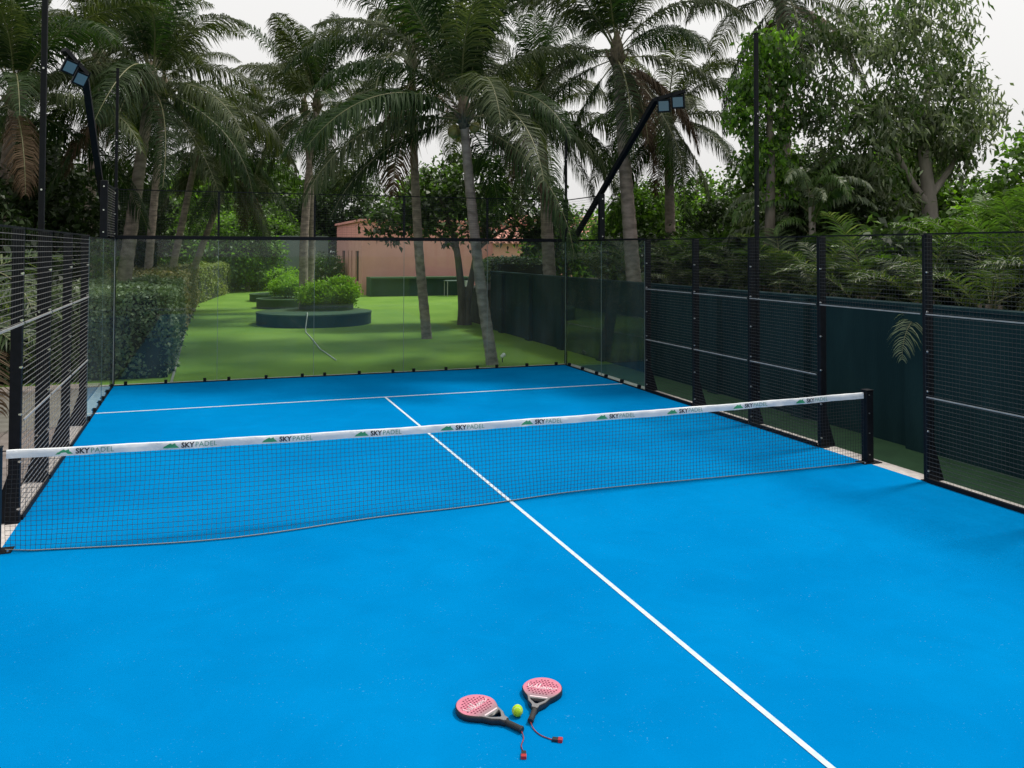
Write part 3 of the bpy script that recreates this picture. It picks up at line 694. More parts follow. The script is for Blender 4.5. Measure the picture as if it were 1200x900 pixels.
# ================================================================== FOLIAGE BUILDERS
def crown_mesh(name, mats, blobs, n_cl, per, cl_r, ll, lw, droop=0.3, seed=1, shell=0.55, flat=0.75):
    """leaf-sized folded quads in clumps spread through ellipsoid blobs"""
    r = np.random.default_rng(seed)
    B = np.array(blobs, float); vol = (B[:, 3]*B[:, 4]*B[:, 5])**(2/3); pr = vol/vol.sum()
    bi = r.choice(len(B), n_cl, p=pr)
    d = r.normal(size=(n_cl, 3)); d /= np.linalg.norm(d, axis=1)[:, None]
    rad = shell + (1-shell)*r.random(n_cl)**0.6
    cc = B[bi, :3] + d*rad[:, None]*B[bi, 3:6]
    csz = cl_r*(0.6 + 0.8*r.random(n_cl))
    off = r.normal(size=(n_cl, per, 3))*0.5; off[:, :, 2] *= flat
    P_ = (cc[:, None, :] + off*csz[:, None, None]).reshape(-1, 3)
    n = len(P_)
    az = r.random(n)*2*np.pi; el = -droop + 0.55*r.normal(size=n)
    a = np.stack([np.cos(az)*np.cos(el), np.sin(az)*np.cos(el), np.sin(el)], 1)
    up = np.tile(np.array([0, 0, 1.0]), (n, 1)) + 0.55*r.normal(size=(n, 3))
    s = np.cross(a, up); s /= np.linalg.norm(s, axis=1)[:, None] + 1e-9
    nrm = np.cross(s, a)
    L_ = ll*(0.65+0.7*r.random(n))[:, None]; W_ = lw*(0.65+0.7*r.random(n))[:, None]
    V = np.empty((n, 4, 3)); V[:, 0] = P_; V[:, 1] = P_ + a*L_*0.45 + s*W_*0.5 + nrm*W_*0.15
    V[:, 2] = P_ + a*L_ - nrm*L_*0.12; V[:, 3] = P_ + a*L_*0.45 - s*W_*0.5 + nrm*W_*0.15
    F = np.arange(n*4).reshape(n, 4)
    mi = r.integers(0, len(mats), n_cl).repeat(per) if len(mats) > 1 else None
    return np_mesh(name, V.reshape(-1, 3), F, mats, mi)

def trunk_mesh(pts, rads, mats, name='trunk', n=10, rings=False):
    pts = [Vector(p) for p in pts]
    P_ = []; Q = []
    for i in range(len(pts)-1):
        p0, p1, p2, p3 = pts[max(i-1, 0)], pts[i], pts[i+1], pts[min(i+2, len(pts)-1)]
        K_ = 14 if rings else 5
        for t in np.linspace(0, 1, K_, endpoint=False):
            P_.append(0.5*((2*p1)+(p2-p0)*t+(2*p0-5*p1+4*p2-p3)*t*t+(3*p1-p0-3*p2+p3)*t**3)); Q.append(rads[i]+(rads[i+1]-rads[i])*t)
    P_.append(pts[-1]); Q.append(rads[-1])
    if rings: Q = [q_*(1.0 + (0.05 if i % 2 else -0.03)) for i, q_ in enumerate(Q)]
    mb_ = MB(); mb_.tube(P_, Q, n); return mb_.mesh(name, mats, smooth=True)

# ------------------------------------------------------------------ palm fronds
def frond_mesh(name, mats, L_=4.7, e0=60, bend=70, ll=1.0, lw=0.040, n=128, droop=0.8, seed=0, start=0.16, sweep=0.5, rach=0.028, twist=0.0, vee=0.25):
    r = np.random.default_rng(seed)
    steps = 26; pts = [np.zeros(3)]; side_y = 0.0
    ang0 = math.radians(e0); bd = math.radians(bend)
    for i in range(steps):
        t = (i+0.5)/steps; an = ang0 - bd*t**1.35
        pts.append(pts[-1] + np.array([math.cos(an), twist*t*0.25, math.sin(an)])*L_/steps)
    pts = np.array(pts)
    V = []; F = []; MI = []
    # midrib: tapering three-sided strip
    for i in range(steps+1):
        t = i/steps; w = rach*(1-0.85*t) + 0.003
        tg = pts[min(i+1, steps)] - pts[max(i-1, 0)]; tg /= np.linalg.norm(tg); nn = np.array([-tg[2], 0, tg[0]])
        V += [pts[i] + np.array([0, w, 0]), pts[i] + nn*w*0.8, pts[i] + np.array([0, -w, 0]), pts[i] - nn*w*0.6]
    for i in range(steps):
        for k in range(4): F.append((i*4+k, i*4+(k+1) % 4, i*4+4+(k+1) % 4, i*4+4+k)); MI.append(1)
    down = np.array([0, 0, -1.0])
    for k in range(n):
        t = start + (1-start)*(k+0.5)/n
        f = t*steps; i = min(int(f), steps-1); p = pts[i] + (pts[i+1]-pts[i])*(f-i)
        tg = pts[i+1]-pts[i]; tg = tg/np.linalg.norm(tg); nn = np.array([-tg[2], 0, tg[0]])
        u = (t-start)/(1-start); prof = (0.45 + 1.1*math.sin(math.pi*min(1, u*0.9+0.12)))*0.68
        if u > 0.85: prof *= 1 - 0.9*(u-0.85)
        for sd in (-1, 1):
            if r.random() < 0.035: continue
            l = ll*prof*(0.85+0.3*r.random()); w = lw*(0.8+0.4*r.random())
            d = tg*(sweep+0.25*u + 0.12*r.normal()) + np.array([0, sd, 0]) + nn*(vee + 0.12*r.normal()); d /= np.linalg.norm(d)
            g = droop*(0.75+0.5*r.random())
            d2 = d + down*g*0.6; d2 /= np.linalg.norm(d2); d3 = d + down*g*1.7; d3 /= np.linalg.norm(d3)
            q0 = p; q1 = p + d*l*0.30; q2 = q1 + d2*l*0.35; q3 = q2 + d3*l*0.35
            wd = tg*0.9 + nn*0.25*r.normal(); 
            b0 = len(V)
            for qq, ww in ((q0, 0.5), (q1, 1.0), (q2, 0.8), (q3, 0.08)):
                V += [qq - wd*w*0.5*ww, qq + wd*w*0.5*ww]
            for s_ in range(3): F.append((b0+2*s_, b0+2*s_+1, b0+2*s_+3, b0+2*s_+2)); MI.append(0)
    return np_mesh(name, np.array(V), np.array(F), mats, MI)

FR = {}
for k, (e0, bend) in enumerate([(84, 22), (76, 45), (66, 80), (52, 95), (38, 95), (22, 85), (4, 75), (-18, 60), (-42, 40)]):
    for v in range(2):
        FR[(k, v)] = frond_mesh('frond', [M['frond_pale'] if (k in (4, 6) or (k+v) % 3 == 0) else M['frond'], M['rachis']], e0=e0, bend=bend, droop=0.55 + 0.20*k, seed=10*k+v, twist=(v-0.5)*1.2, vee=0.35 if k < 3 else 0.12)
FR_DRY = [frond_mesh('frond', [M['frond_dry'], M['rachis']], e0=-25, bend=55, droop=1.9, seed=91, L_=3.8),
          frond_mesh('frond', [M['frond_dry'], M['rachis']], e0=-60, bend=26, droop=1.6, seed=92, L_=3.4)]
coco_me = None
def palm(base, top, lab, rb=0.17, rt=0.11, nf=24, sc=1.0, seed=0, coconuts=0, dry=1, bendx=0.0, bendy=0.0, extra=(), kmin=0, kmax=8):
    r = random.Random(seed); base = Vector(base); top = Vector(top)
    e = empty('coconut_palm', base, 0, lab, 'palm tree', 'coconut palms around the court')
    d = top - base
    mid1 = d*0.33 + Vector((bendx, bendy, 0)); mid2 = d*0.68 + Vector((bendx*0.9, bendy*0.9, 0))
    fl = [Vector((0, 0, -0.15)), Vector((0, 0, 0)) + d*0.03, mid1, mid2, d]
    inst('trunk', trunk_mesh(fl, [rb*1.45, rb*1.12, rb, (rb+rt)/2, rt], M['trunk'], rings=True, n=12), e)
    # fibrous crown base
    q = MB(); q.tube([d + Vector((0, 0, -0.25)), d, d + Vector((0, 0, 0.35)), d + Vector((0, 0, 0.8))], [rt*1.0, rt*1.7, rt*1.5, 0.03], 10)
    for k in range(14):
        a = 2*math.pi*k/14 + r.random(); q.tube([d + Vector((math.cos(a)*rt, math.sin(a)*rt, -0.1)), d + Vector((math.cos(a)*rt*2.6, math.sin(a)*rt*2.6, 0.12+0.2*r.random()))], [0.05, 0.015], 4)
    q.build('crown_base', M['fibre'], e, smooth=True)
    ga = 2.399963; a0 = r.random()*6.28
    for k in range(nf):
        u = k/(nf-1); kk = min(8, int(kmin + u*(kmax - kmin + 0.99))); kk = max(0, min(8, kk))
        o = inst('frond', FR[(kk, r.randrange(2))], e, d + Vector((0, 0, 0.30 - 0.35*u)), (R(r.uniform(-18, 18)), R(r.uniform(-9, 9)), a0 + k*ga + r.uniform(-.3, .3)), sc*r.uniform(0.78, 1.1)*(0.85 if kk == 0 else 1))
    for k in range(dry):
        inst('frond', FR_DRY[k % 2], e, d + Vector((0, 0, -0.1)), (0, 0, r.random()*6.28), sc*r.uniform(0.8, 1.0))['label'] = 'dry brown frond'
    for (az, kk, s_) in extra:
        inst('frond', FR_DRY[kk-100] if kk >= 100 else FR[(kk, 0)], e, d + Vector((0, 0, -0.05)), (0, 0, R(az)), sc*s_)
    for k in range(coconuts):
        a = r.random()*6.28; inst('coconut', COCO, e, d + Vector((math.cos(a)*0.27, math.sin(a)*0.27, -0.12 - 0.25*r.random())), (r.random(), r.random(), 0), r.uniform(.8, 1.1))
    return e
bm = bmesh.new(); bmesh.ops.create_icosphere(bm, subdivisions=2, radius=0.12)
for v in bm.verts: v.co.z *= 1.25; v.co.x *= 1 - 0.15*v.co.z/0.12
for f in bm.faces: f.smooth = True
COCO = bpy.data.meshes.new('coconut'); bm.to_mesh(COCO); bm.free(); COCO.materials.append(M['coconut'])

# palms, nearest first
palm((3.46, 11.0, -0.05), (2.67, 10.9, 6.0), 'tall coconut palm with green nuts just behind the back glass', 0.135, 0.105, 25, 1.05, 3, coconuts=7, bendx=-0.06, kmax=7, extra=((185, 5, 1.0), (200, 6, 1.0), (10, 5, 1)))
palm((3.42, 17.5, -0.05), (2.8, 17.1, 8.6), 'coconut palm with plain trunk standing on the lawn left of the nearest palm', 0.145, 0.10, 22, 1.0, 5, bendx=-0.10, kmax=7, extra=((235, 101, 1.3),))
palm((7.25, 10.6, 1.2), (6.75, 10.7, 7.75), 'coconut palm with pale trunk rising behind the slanted right lamp arm', 0.18, 0.115, 24, 0.95, 11, dry=3, extra=((-20, 101, .8), (-35, 100, .8)))
palm((10.7, 14.7, 1.5), (10.6, 14.7, 6.9), 'coconut palm with drooping fronds directly behind the right lamp heads', 0.17, 0.12, 22, 0.8, 17, dry=2, kmin=2)
palm((7.5, 17.0, 1.2), (7.15, 17.0, 7.1), 'coconut palm behind the right far corner pole', 0.20, 0.13, 24, 0.92, 23)
palm((0.45, 26.0, 0.4), (0.95, 26.3, 8.6), 'coconut palm growing out of the front round planter', 0.17, 0.11, 24, 0.95, 29, bendx=-0.15)
palm((1.2, 30.6, 0.0), (1.0, 31.5, 9.2), 'coconut palm close behind the palm in the front planter', 0.15, 0.11, 20, 0.95, 31, bendx=0.2)
palm((-5.75, 18.6, -0.05), (-4.85, 18.2, 7.6), 'large coconut palm with long drooping fronds behind the left hedge', 0.2, 0.13, 26, 1.08, 37, kmin=0, extra=((-30, 7, 1.0), (-75, 7, .95), (15, 6, 1.05)))
palm((-5.5, 26.8, 0), (-4.9, 27.0, 9.0), 'slender leaning palm trunk first behind the left hedge', 0.15, 0.11, 18, 0.9, 41)
palm((-4.95, 29.6, 0), (-3.6, 29.6, 7.3), 'slender palm second from left among the trunks behind the hedge', 0.15, 0.11, 22, 0.9, 43, kmin=2)
palm((-4.4, 31.5, 0), (-2.3, 31.5, 6.3), 'slender palm rightmost of the trunks behind the left hedge', 0.15, 0.11, 22, 0.9, 47, kmin=2, dry=2)
palm((-8.6, 16.0, 0), (-8.0, 16.1, 6.6), 'coconut palm at the far left edge with upright young fronds', 0.18, 0.12, 24, 1.0, 53, kmax=7)
palm((-7.3, 24.0, 0), (-6.9, 24.2, 9.6), 'tallest coconut palm at upper left behind the left floodlight', 0.18, 0.12, 22, 1.0, 59)
palm((10.9, 9.2, 1.5), (10.8, 9.3, 9.4), 'coconut palm whose crown is cut by the top edge at right', 0.17, 0.13, 18, 0.85, 61, kmin=2, dry=3)

# ------------------------------------------------------------------ broadleaf trees
def tree(name, base, stems, rads, crown, lab, bark='bark', group=None, cat='tree', loc=(0, 0, 0), csc=1.0, rz=0.0):
    e = empty(name, base, 0, lab, cat, group)
    mb_ = MB()
    for st, rd in zip(stems, rads):
        me = trunk_mesh(st, rd, M[bark]); 
        n = len(mb_.v); mb_.v.extend([tuple(v.co) for v in me.vertices]); mb_.f.extend([tuple(i+n for i in p.vertices) for p in me.polygons]); mb_.m.extend([0]*len(me.polygons))
        bpy.data.meshes.remove(me)
    mb_.build('trunk', M[bark], e, smooth=True)
    for cm in (crown if isinstance(crown, list) else [crown]): inst('crown', cm, e, loc, (0, 0, rz), csc)
    return e
# forked broadleaf tree on the lawn
cA = crown_mesh('crown', [M['leaf_dark'], M['leaf_mid'], M['leaf_dark']], [(-0.6, -0.3, 4.4, 2.6, 1.8, 1.3), (-2.6, -0.6, 3.9, 1.5, 1.2, 0.9), (2.2, 0, 4.6, 1.8, 1.5, 1.3), (0.5, 0.3, 5.6, 2.2, 1.6, 1.2), (3.6, 0.5, 3.6, 1.4, 1.3, 0.9)], 430, 22, 0.42, 0.24, 0.13, 0.35, 3, shell=0.35)
tree('forked_tree', (5.97, 22.0, -0.05),
     [[(0, 0, -.1), (-.03, 0, .6), (-.12, 0, 1.7), (-.35, 0, 3.2), (-1.0, -.2, 4.8)], [(0.12, 0, -.1), (0.12, 0, .6), (0.32, 0, 1.7), (0.62, 0.05, 3.0), (1.3, .1, 4.8)], [(-.3, 0, 2.9), (-1.4, -.3, 3.6), (-2.6, -.5, 4.0)], [(0.6, 0, 2.9), (1.8, .2, 3.7), (3.0, .4, 3.8)]],
     [[.26, .17, .14, .12, .05], [.25, .16, .13, .11, .05], [.08, .05, .02], [.08, .05, .02]], cA, 'broad leaved tree with forked trunk on the lawn before the pink house')
# big grey green tree on the right
cB = crown_mesh('crown', [M['leaf_grey'], M['leaf_mid'], M['leaf_grey']],
                [(-.3, 0, 4.5, 1.7, 1.7, 1.2), (-2.2, -.2, 4.0, 1.4, 1.2, 1.0), (0.7, 0.1, 3.6, 0.9, 1.1, .8), (-0.2, 0, 6.5, 1.5, 1.4, 1.1), (-2.4, 0, 6.0, 1.3, 1.2, 1.0), (-2.2, -.3, 2.7, 1.4, 1.1, .8), (0.9, 0, 5.4, .8, .8, .8), (-3.4, 0, 4.8, 0.9, 0.9, .9), (1.5, 0, 4.4, .4, .5, .4)], 480, 28, 0.36, 0.21, 0.058, 0.8, 5, shell=0.1)
tree('tall_tree', (12.9, 6.5, 1.6), [[(0, 0, -.2), (0, 0, 1.2), (-.05, 0, 2.4), (-.2, 0, 3.8), (0, 0, 5.4)], [(-.03, 0, 2.2), (-.7, 0, 3.0), (-1.6, 0, 4.4)], [(0, 0, 2.5), (.7, 0, 3.3), (1.4, 0, 4.3)]],
     [[.24, .20, .17, .12, .04], [.1, .07, .03], [.09, .06, .03]], cB, 'big grey green tree with pale trunk behind the right wall', 'bark_pale')
# vine covered trunk
cV = crown_mesh('crown', [M['leaf_bright'], M['leaf_mid'], M['leaf_bright'], M['leaf_mid']], [(0, 0, 5.9, .65, .6, .5), (-.35, 0, 5.0, .6, .5, .7), (.35, 0, 5.2, .4, .4, .6), (.05, 0, 3.9, .4, .4, .9), (-.45, 0, 3.6, .35, .35, .6), (.3, 0, 2.9, .35, .3, .5), (-.75, 0, 4.4, .35, .3, .5), (.6, .1, 4.4, .22, .2, .5)], 260, 16, 0.24, 0.15, 0.075, 0.8, 8, shell=0.1)
tree('vine_tree', (8.4, 6.6, 1.4), [[(0, 0, -.2), (0, 0, 1.5), (.05, 0, 3), (0, 0, 5.5)]], [[.13, .12, .1, .05]], cV, 'narrow tree draped in bright green climbing vine beside the tall right pole')
# generic background crowns
cDark = crown_mesh('crown', [M['leaf_dark']], [(0, 0, 4.0, 2.6, 2.4, 2.0), (-1.5, .4, 2.6, 1.7, 1.6, 1.5), (1.6, -.3, 2.8, 1.7, 1.6, 1.6), (0.3, 0.2, 5.4, 1.7, 1.6, 1.2), (0, 0, 1.6, 2.2, 2.0, 1.2)], 620, 24, 0.5, 0.26, 0.13, 0.35, 13, shell=0.4)
cMid = crown_mesh('crown', [M['leaf_mid'], M['leaf_bright'], M['leaf_mid']], [(0, 0, 3.4, 2.4, 2.2, 1.8), (-1.4, .4, 2.3, 1.6, 1.6, 1.4), (1.5, -.3, 2.5, 1.6, 1.6, 1.4), (0.3, 0.2, 4.6, 1.5, 1.5, 1.1), (0, 0, 1.3, 2.0, 1.8, 1.1)], 520, 24, 0.5, 0.26, 0.14, 0.3, 14, shell=0.4)
cBright = crown_mesh('crown', [M['leaf_bright'], M['leaf_mid']], [(0, 0, 3.0, 2.2, 2.0, 1.6), (-1.3, .4, 2.0, 1.5, 1.5, 1.2), (1.4, -.3, 2.2, 1.5, 1.5, 1.3), (0, 0, 1.2, 1.9, 1.7, 1.1)], 400, 24, 0.45, 0.24, 0.13, 0.3, 15, shell=0.4)
bgT = trunk_mesh([(0, 0, -.1), (.05, 0, 1.2), (-.05, .05, 2.6), (.1, 0, 4.2)], [.2, .16, .13, .06], M['bark'])
def bg_tree(x, y, z, crown, sc, lab, rz, group='leafy trees beyond the court'):
    e = empty('leafy_tree', (x, y, z), rz, lab, 'tree', group)
    inst('trunk', bgT, e, (0, 0, 0), (0, 0, 0), sc); inst('crown', crown, e, (0, 0, 0), (0, 0, 0), sc)
    return e
BG = [
 # left dark mass
 (-9.6, 14.5, 0, cDark, 0.85, 'dark dense tree nearest behind the left fence'),
 (-12.5, 19, 0, cDark, 1.05, 'dark tree at the left edge behind the leftmost palm'),
 (-8.6, 21, 0, cDark, 1.0, 'dark tree filling the gap under the big left palm'),
 (-10.5, 28, 0, cDark, 1.25, 'dark tall tree behind the left floodlight arm'),
 (-7.2, 33, 0, cDark, 1.05, 'dark tree behind the slender palm trunks'),
 (-14.5, 34, 0, cDark, 1.4, 'dark tree far at the left behind all the palms'),
 # middle distance, brighter
 (-5.6, 41, 0, cMid, 0.95, 'green tree at the far end of the left hedge'),
 (-2.6, 52, 0, cBright, 1.15, 'bright green tree at the end of the lawn before the grey wall'),
 (-0.6, 51, 0, cMid, 0.95, 'green tree with dense crown behind the round planters'),
 (-4.5, 62, 0, cMid, 1.7, 'tall green tree over the grey wall left of the planters'),
 (-1.2, 66, 0, cDark, 1.7, 'tall dark tree far behind the planters'),
 (2.6, 70, 0, cMid, 1.9, 'tallest far tree in the gap beside the pink house'),
 (8.0, 66, 0, cDark, 1.6, 'dark tree rising behind the pink house'),
 (14.5, 62, 0, cMid, 1.7, 'green tree rising behind the tiled roof'),
 (-7.0, 54, 0, cMid, 1.3, 'green tree beyond the grey wall at left'),
 (1.5, 62, 0, cMid, 1.1, 'pale green tree rising over the grey wall behind the planters'),
 (4.0, 64, 0, cBright, 1.1, 'bright tree over the grey wall beside the pink house'),
 (13.0, 27.0, 0.5, cBright, 0.95, 'bright green tree behind the right far corner pole'),
 # right, behind the wall
 (11.2, 17.8, 1.2, cMid, 0.70, 'green tree between the two palms by the lamp arm'),
 (13.4, 20.5, 1.5, cBright, 0.85, 'bright green tree under the palm behind the lamp heads'),
 (17.5, 24.0, 1.8, cBright, 1.0, 'bright distant tree seen left of the leafy vine'),
 (15.2, 15.0, 1.6, cMid, 0.85, 'green tree behind the vine covered tree'),
 (10.4, 6.9, 1.5, cDark, 0.50, 'dark low tree under the big grey green tree'),
 (12.2, 9.6, 1.5, cDark, 0.62, 'dark tree left of the pale trunk'),
 (16.0, 5.5, 1.6, cMid, 0.8, 'green tree at the right edge behind the fan palms'),
 (14.6, 2.2, 1.5, cDark, 0.72, 'dark tree at the right edge of the view'),
 (17.5, 11.5, 1.8, cMid, 0.8, 'green tree far behind the big grey green tree'),
 (22.0, 17.0, 1.8, cMid, 0.9, 'green tree far at the right behind the others'),
 (11.0, 12.6, 1.4, cDark, 0.45, 'dark shrubby tree behind the pale palm trunk'),
]
for i, (x, y, z, c_, s_, lab) in enumerate(BG):
    if s_ > 0: bg_tree(x, y, z, c_, s_, lab, i*1.3)

# ------------------------------------------------------------------ hedges
def hedge(path, width, h, material, lab, seed, leaf=0.07, dens=750, side=1):
    """clipped hedge along a plan path (its right-hand face), leaves over a dark twiggy core"""
    r = np.random.default_rng(seed)
    e = empty('clipped_hedge', (path[0][0], path[0][1], 0), 0, lab, 'hedge', 'clipped hedges along the lawn')
    core = MB(); Vs = []
    for (x0, y0), (x1, y1) in zip(path[:-1], path[1:]):
        d = np.array([x1-x0, y1-y0]); L_ = np.linalg.norm(d); d /= L_; nrm = np.array([-d[1], d[0]])
        c = [(x0, y0), (x1, y1), (x1+nrm[0]*width, y1+nrm[1]*width), (x0+nrm[0]*width, y0+nrm[1]*width)]
        i_ = 0.07; q0 = [np.array(p) for p in c]
        cc = sum(q0)/4; q0 = [p + (cc-p)/np.linalg.norm(cc-p)*i_ for p in q0]
        core.add([(p[0], p[1], -0.05) for p in q0] + [(p[0], p[1], h-0.07) for p in q0], [(0, 1, 5, 4), (1, 2, 6, 5), (2, 3, 7, 6), (3, 0, 4, 7), (4, 5, 6, 7)])
        for (face, area) in (('s', L_*h), ('t', L_*width), ('e', width*h)):
            k = int(area*dens); u = r.random(k); v = r.random(k)
            if face == 's': P_ = np.stack([x0+d[0]*L_*u, y0+d[1]*L_*u, h*v], 1); N_ = np.array([-nrm[0], -nrm[1], 0.0])
            elif face == 't': P_ = np.stack([x0+d[0]*L_*u+nrm[0]*width*v, y0+d[1]*L_*u+nrm[1]*width*v, np.full(k, h)], 1); N_ = np.array([0, 0, 1.0])
            else: P_ = np.stack([x0+nrm[0]*width*u, y0+nrm[1]*width*u, h*v], 1); N_ = np.array([-d[0], -d[1], 0.0])
            lump = 0.05*np.sin(P_[:, 0]*5.1+P_[:, 2]*4)+0.05*np.sin(P_[:, 1]*3.7+P_[:, 2]*3)+0.04*np.sin(P_[:, 0]*2+P_[:, 1]*2.3)
            P_ = P_ + N_*(r.normal(size=k)*0.045 + lump - 0.02)[:, None]
            nn = N_ + r.normal(size=(k, 3))*0.55 + np.array([0, 0, 0.35]); a = np.cross(nn, r.normal(size=(k, 3))); a /= np.linalg.norm(a, axis=1)[:, None]
            s = np.cross(a, nn); s /= np.linalg.norm(s, axis=1)[:, None]
            l = leaf*(0.6+0.9*r.random(k))[:, None]
            Vs.append(np.stack([P_, P_+a*l*0.5+s*l*0.32, P_+a*l, P_+a*l*0.5-s*l*0.32], 1))
    core.build('twig_core', mat('hedge_core', (0.012, 0.016, 0.010), 1.0), e)
    V = np.concatenate(Vs).reshape(-1, 3)
    lv = inst('leaves', np_mesh('leaves', V, np.arange(len(V)).reshape(-1, 4), material), e); lv['kind'] = 'stuff'
    reparent(e)
hedge([(-3.98, 11.25), (-3.95, 19.5)], 5.5, 1.82, M['hedge_near'], 'near grey green clipped hedge at the left behind the glass', 1, 0.085, 900)
hedge([(-3.95, 19.7), (-3.7, 37.5)], 4.5, 1.95, M['hedge_brown'], 'reddish brown tinged hedge in the middle of the left hedge row', 2, 0.10, 240)
hedge([(-3.6, 38.0), (-1.7, 50)], 2.5, 1.85, M['hedge_far'], 'yellow green hedge at the far end of the left hedge row', 3, 0.10, 240)
hedge([(9.3, 30.0), (6.75, 20.2)], 2.0, 2.35, M['leaf_dark'], 'dark tall hedge past the end of the right garden wall', 4, 0.12, 200)
q = MB(); q.box(-3.93, -3.88, 9.0, 16.5, -0.06, -0.015); q.box(-3.93, -3.88, 16.55, 30, -0.06, -0.02)
tag(q.build('lawn_edging', M['rail']), 'thin pale edging strip along the foot of the left hedge', 'edging')

# ------------------------------------------------------------------ round planters
def planter(x, y, r0, h, lab):
    e = empty('round_planter', (x, y, -0.05), 0, lab, 'planter', 'round turf covered planters')
    q = MB(); n = 48
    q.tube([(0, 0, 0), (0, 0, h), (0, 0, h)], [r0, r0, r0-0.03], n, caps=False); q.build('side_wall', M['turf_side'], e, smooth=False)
    q = MB(); ring = [(math.cos(2*math.pi*k/n)*(r0+0.015), math.sin(2*math.pi*k/n)*(r0+0.015)) for k in range(n)]
    q.add([(a, b, h+0.035) for a, b in ring] + [(a, b, h-0.02) for a, b in ring], [tuple(range(n))] + [((k+1) % n, k, n+k, n+(k+1) % n) for k in range(n)])
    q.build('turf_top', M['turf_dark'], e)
    return e
p1 = planter(0.70, 24.35, 2.16, 0.43, 'front round planter with turf top, nearest the back glass')
p2 = planter(0.55, 33.8, 1.5, 0.42, 'middle round planter partly hidden behind the front one')
p3 = planter(0.75, 39.6, 1.75, 0.36, 'farthest round planter behind the two others')
q = MB(); q.tube([(0, 0, 0), (0, 0, 0.22)], [1.05, 1.05], 36); o = q.build('shrub_shade_ring', M['turf_side'], p1, (0.55, 0.75, 0.48))  # dark disc standing in for the shade at the shrub's base
def bush(x, y, z, mesh, sc, lab, rz=0, name='low_shrub', cat='shrub', group='lime green shrubs in the planters'):
    e = empty(name, (x, y, z), rz, lab, cat, group)
    inst('foliage', mesh, e, (0, 0, 0), (0, 0, 0), sc)
    q = MB()
    for k in range(7):
        a = k*0.9; q.tube([(0.1*math.cos(a), 0.1*math.sin(a), -0.02), (0.5*math.cos(a), 0.5*math.sin(a), 0.5)], [0.02, 0.01], 5)
    q.build('stems', M['bark'], e); return e
cLime = crown_mesh('foliage', [M['leaf_lime']], [(0, 0, .62, 1.0, .95, .48), (.55, -.2, .75, .6, .55, .45), (-.5, -.2, .5, .65, .6, .36), (.8, .1, .45, .45, .5, .4)], 420, 20, 0.16, 0.12, 0.06, -0.6, 21, shell=0.45)
cLime2 = crown_mesh('foliage', [M['leaf_mid'], M['leaf_lime']], [(0, 0, .55, .9, .85, .55), (-.4, .1, .7, .5, .5, .4)], 300, 20, 0.16, 0.12, 0.06, -0.3, 22, shell=0.45)
bush(1.25, 25.1, 0.44, cLime, 1.05, 'lime green shrub spreading over the front round planter')
bush(0.9, 39.3, 0.35, cLime2, 1.25, 'darker green shrub on the farthest round planter', 1.0)
bush(0.55, 33.9, 0.40, cLime, 0.0001+0.95, 'lime green shrub on the middle round planter', 2.0)
# garden hose over the front planter and the lawn
q = MB(); q.tube([(0.28, 23.0, 0.46), (0.20, 22.2, 0.47), (0.165, 22.08, 0.3), (0.12, 22.05, -0.03), (-0.02, 20.6, -0.035), (-0.06, 18.6, -0.035), (-0.17, 15.6, -0.035), (-0.12, 14.2, -0.035), (-0.09, 13.0, -0.035)], 0.018, 6)
tag(q.build('garden_hose', mat('pale_hose', (0.45, 0.48, 0.46), 0.5), smooth=True), 'pale hose trailing from the front planter across the lawn', 'hose')
# little garden spot at the palm foot
e = empty('garden_spotlight', (3.85, 11.35, -0.05), 0.4, 'small white spotlight at the foot of the nearest palm', 'spotlight')
q = MB(); q.tube([(0, 0, 0), (0, 0, 0.12)], 0.012, 6); q.build('stake', M['steel'], e)
q = MB(); q.tube([(-0.05, 0, 0.13), (0.03, 0, 0.17), (0.07, 0, 0.19)], [0.035, 0.05, 0.052], 12); q.build('lamp_head', mat('white_plastic', (0.75, 0.75, 0.74), 0.5), e)

# ================================================================== PINK HOUSE
h = empty('pink_house', (5.9, 44, -0.05), 0, 'pink rendered house with tiled roof behind the lawn', 'house')
q = MB()
# front wall (faces the court)
q.box(0.0, 12.5, 0.0, 0.3, 0.0, 4.6)
q.build('front_wall', M['pink'], h)
# left wall with openings, built as piers and lintels
def side_wall(openings, H, Lw):
    q = MB(); y = 0.303
    for (a, b, z0, z1) in openings:
        q.box(0.0, 0.3, y, a, 0.0, H); q.box(0.0, 0.3, a, b, 0.0, z0); q.box(0.0, 0.3, a, b, z1, H); y = b
    q.box(0.0, 0.3, y, Lw, 0.0, H); return q
OPS = [(1.2, 2.5, 0.75, 2.75), (3.8, 4.2, 1.0, 2.75), (5.2, 5.6, 1.0, 2.75), (7.0, 8.3, 0.9, 2.75)]
side_wall(OPS, 4.6, 11.0).build('side_wall', M['pink'], h)
for (a, b, z0, z1) in OPS:
    f = MB(); t = 0.05
    f.box(0.10, 0.18, a, a+t, z0, z1); f.box(0.10, 0.18, b-t, b, z0, z1); f.box(0.10, 0.18, a+t, b-t, z0, z0+t); f.box(0.10, 0.18, a+t, b-t, z1-t, z1)
    w_ = f.build('window', M['frame'], h)
    g = MB(); g.box(0.13, 0.14, a+t, b-t, z0+t, z1-t); g.build('pane', M['dark_glass'], w_)
    s_ = MB(); s_.box(-0.06, 0.09, a-0.06, b+0.06, z0-0.07, z0-0.003); s_.build('sill', M['pink'], w_)
q = MB(); q.box(-0.15, 12.6, -0.12, 11.1, 4.603, 4.75); q.build('roof_slab', M['pink'], h)
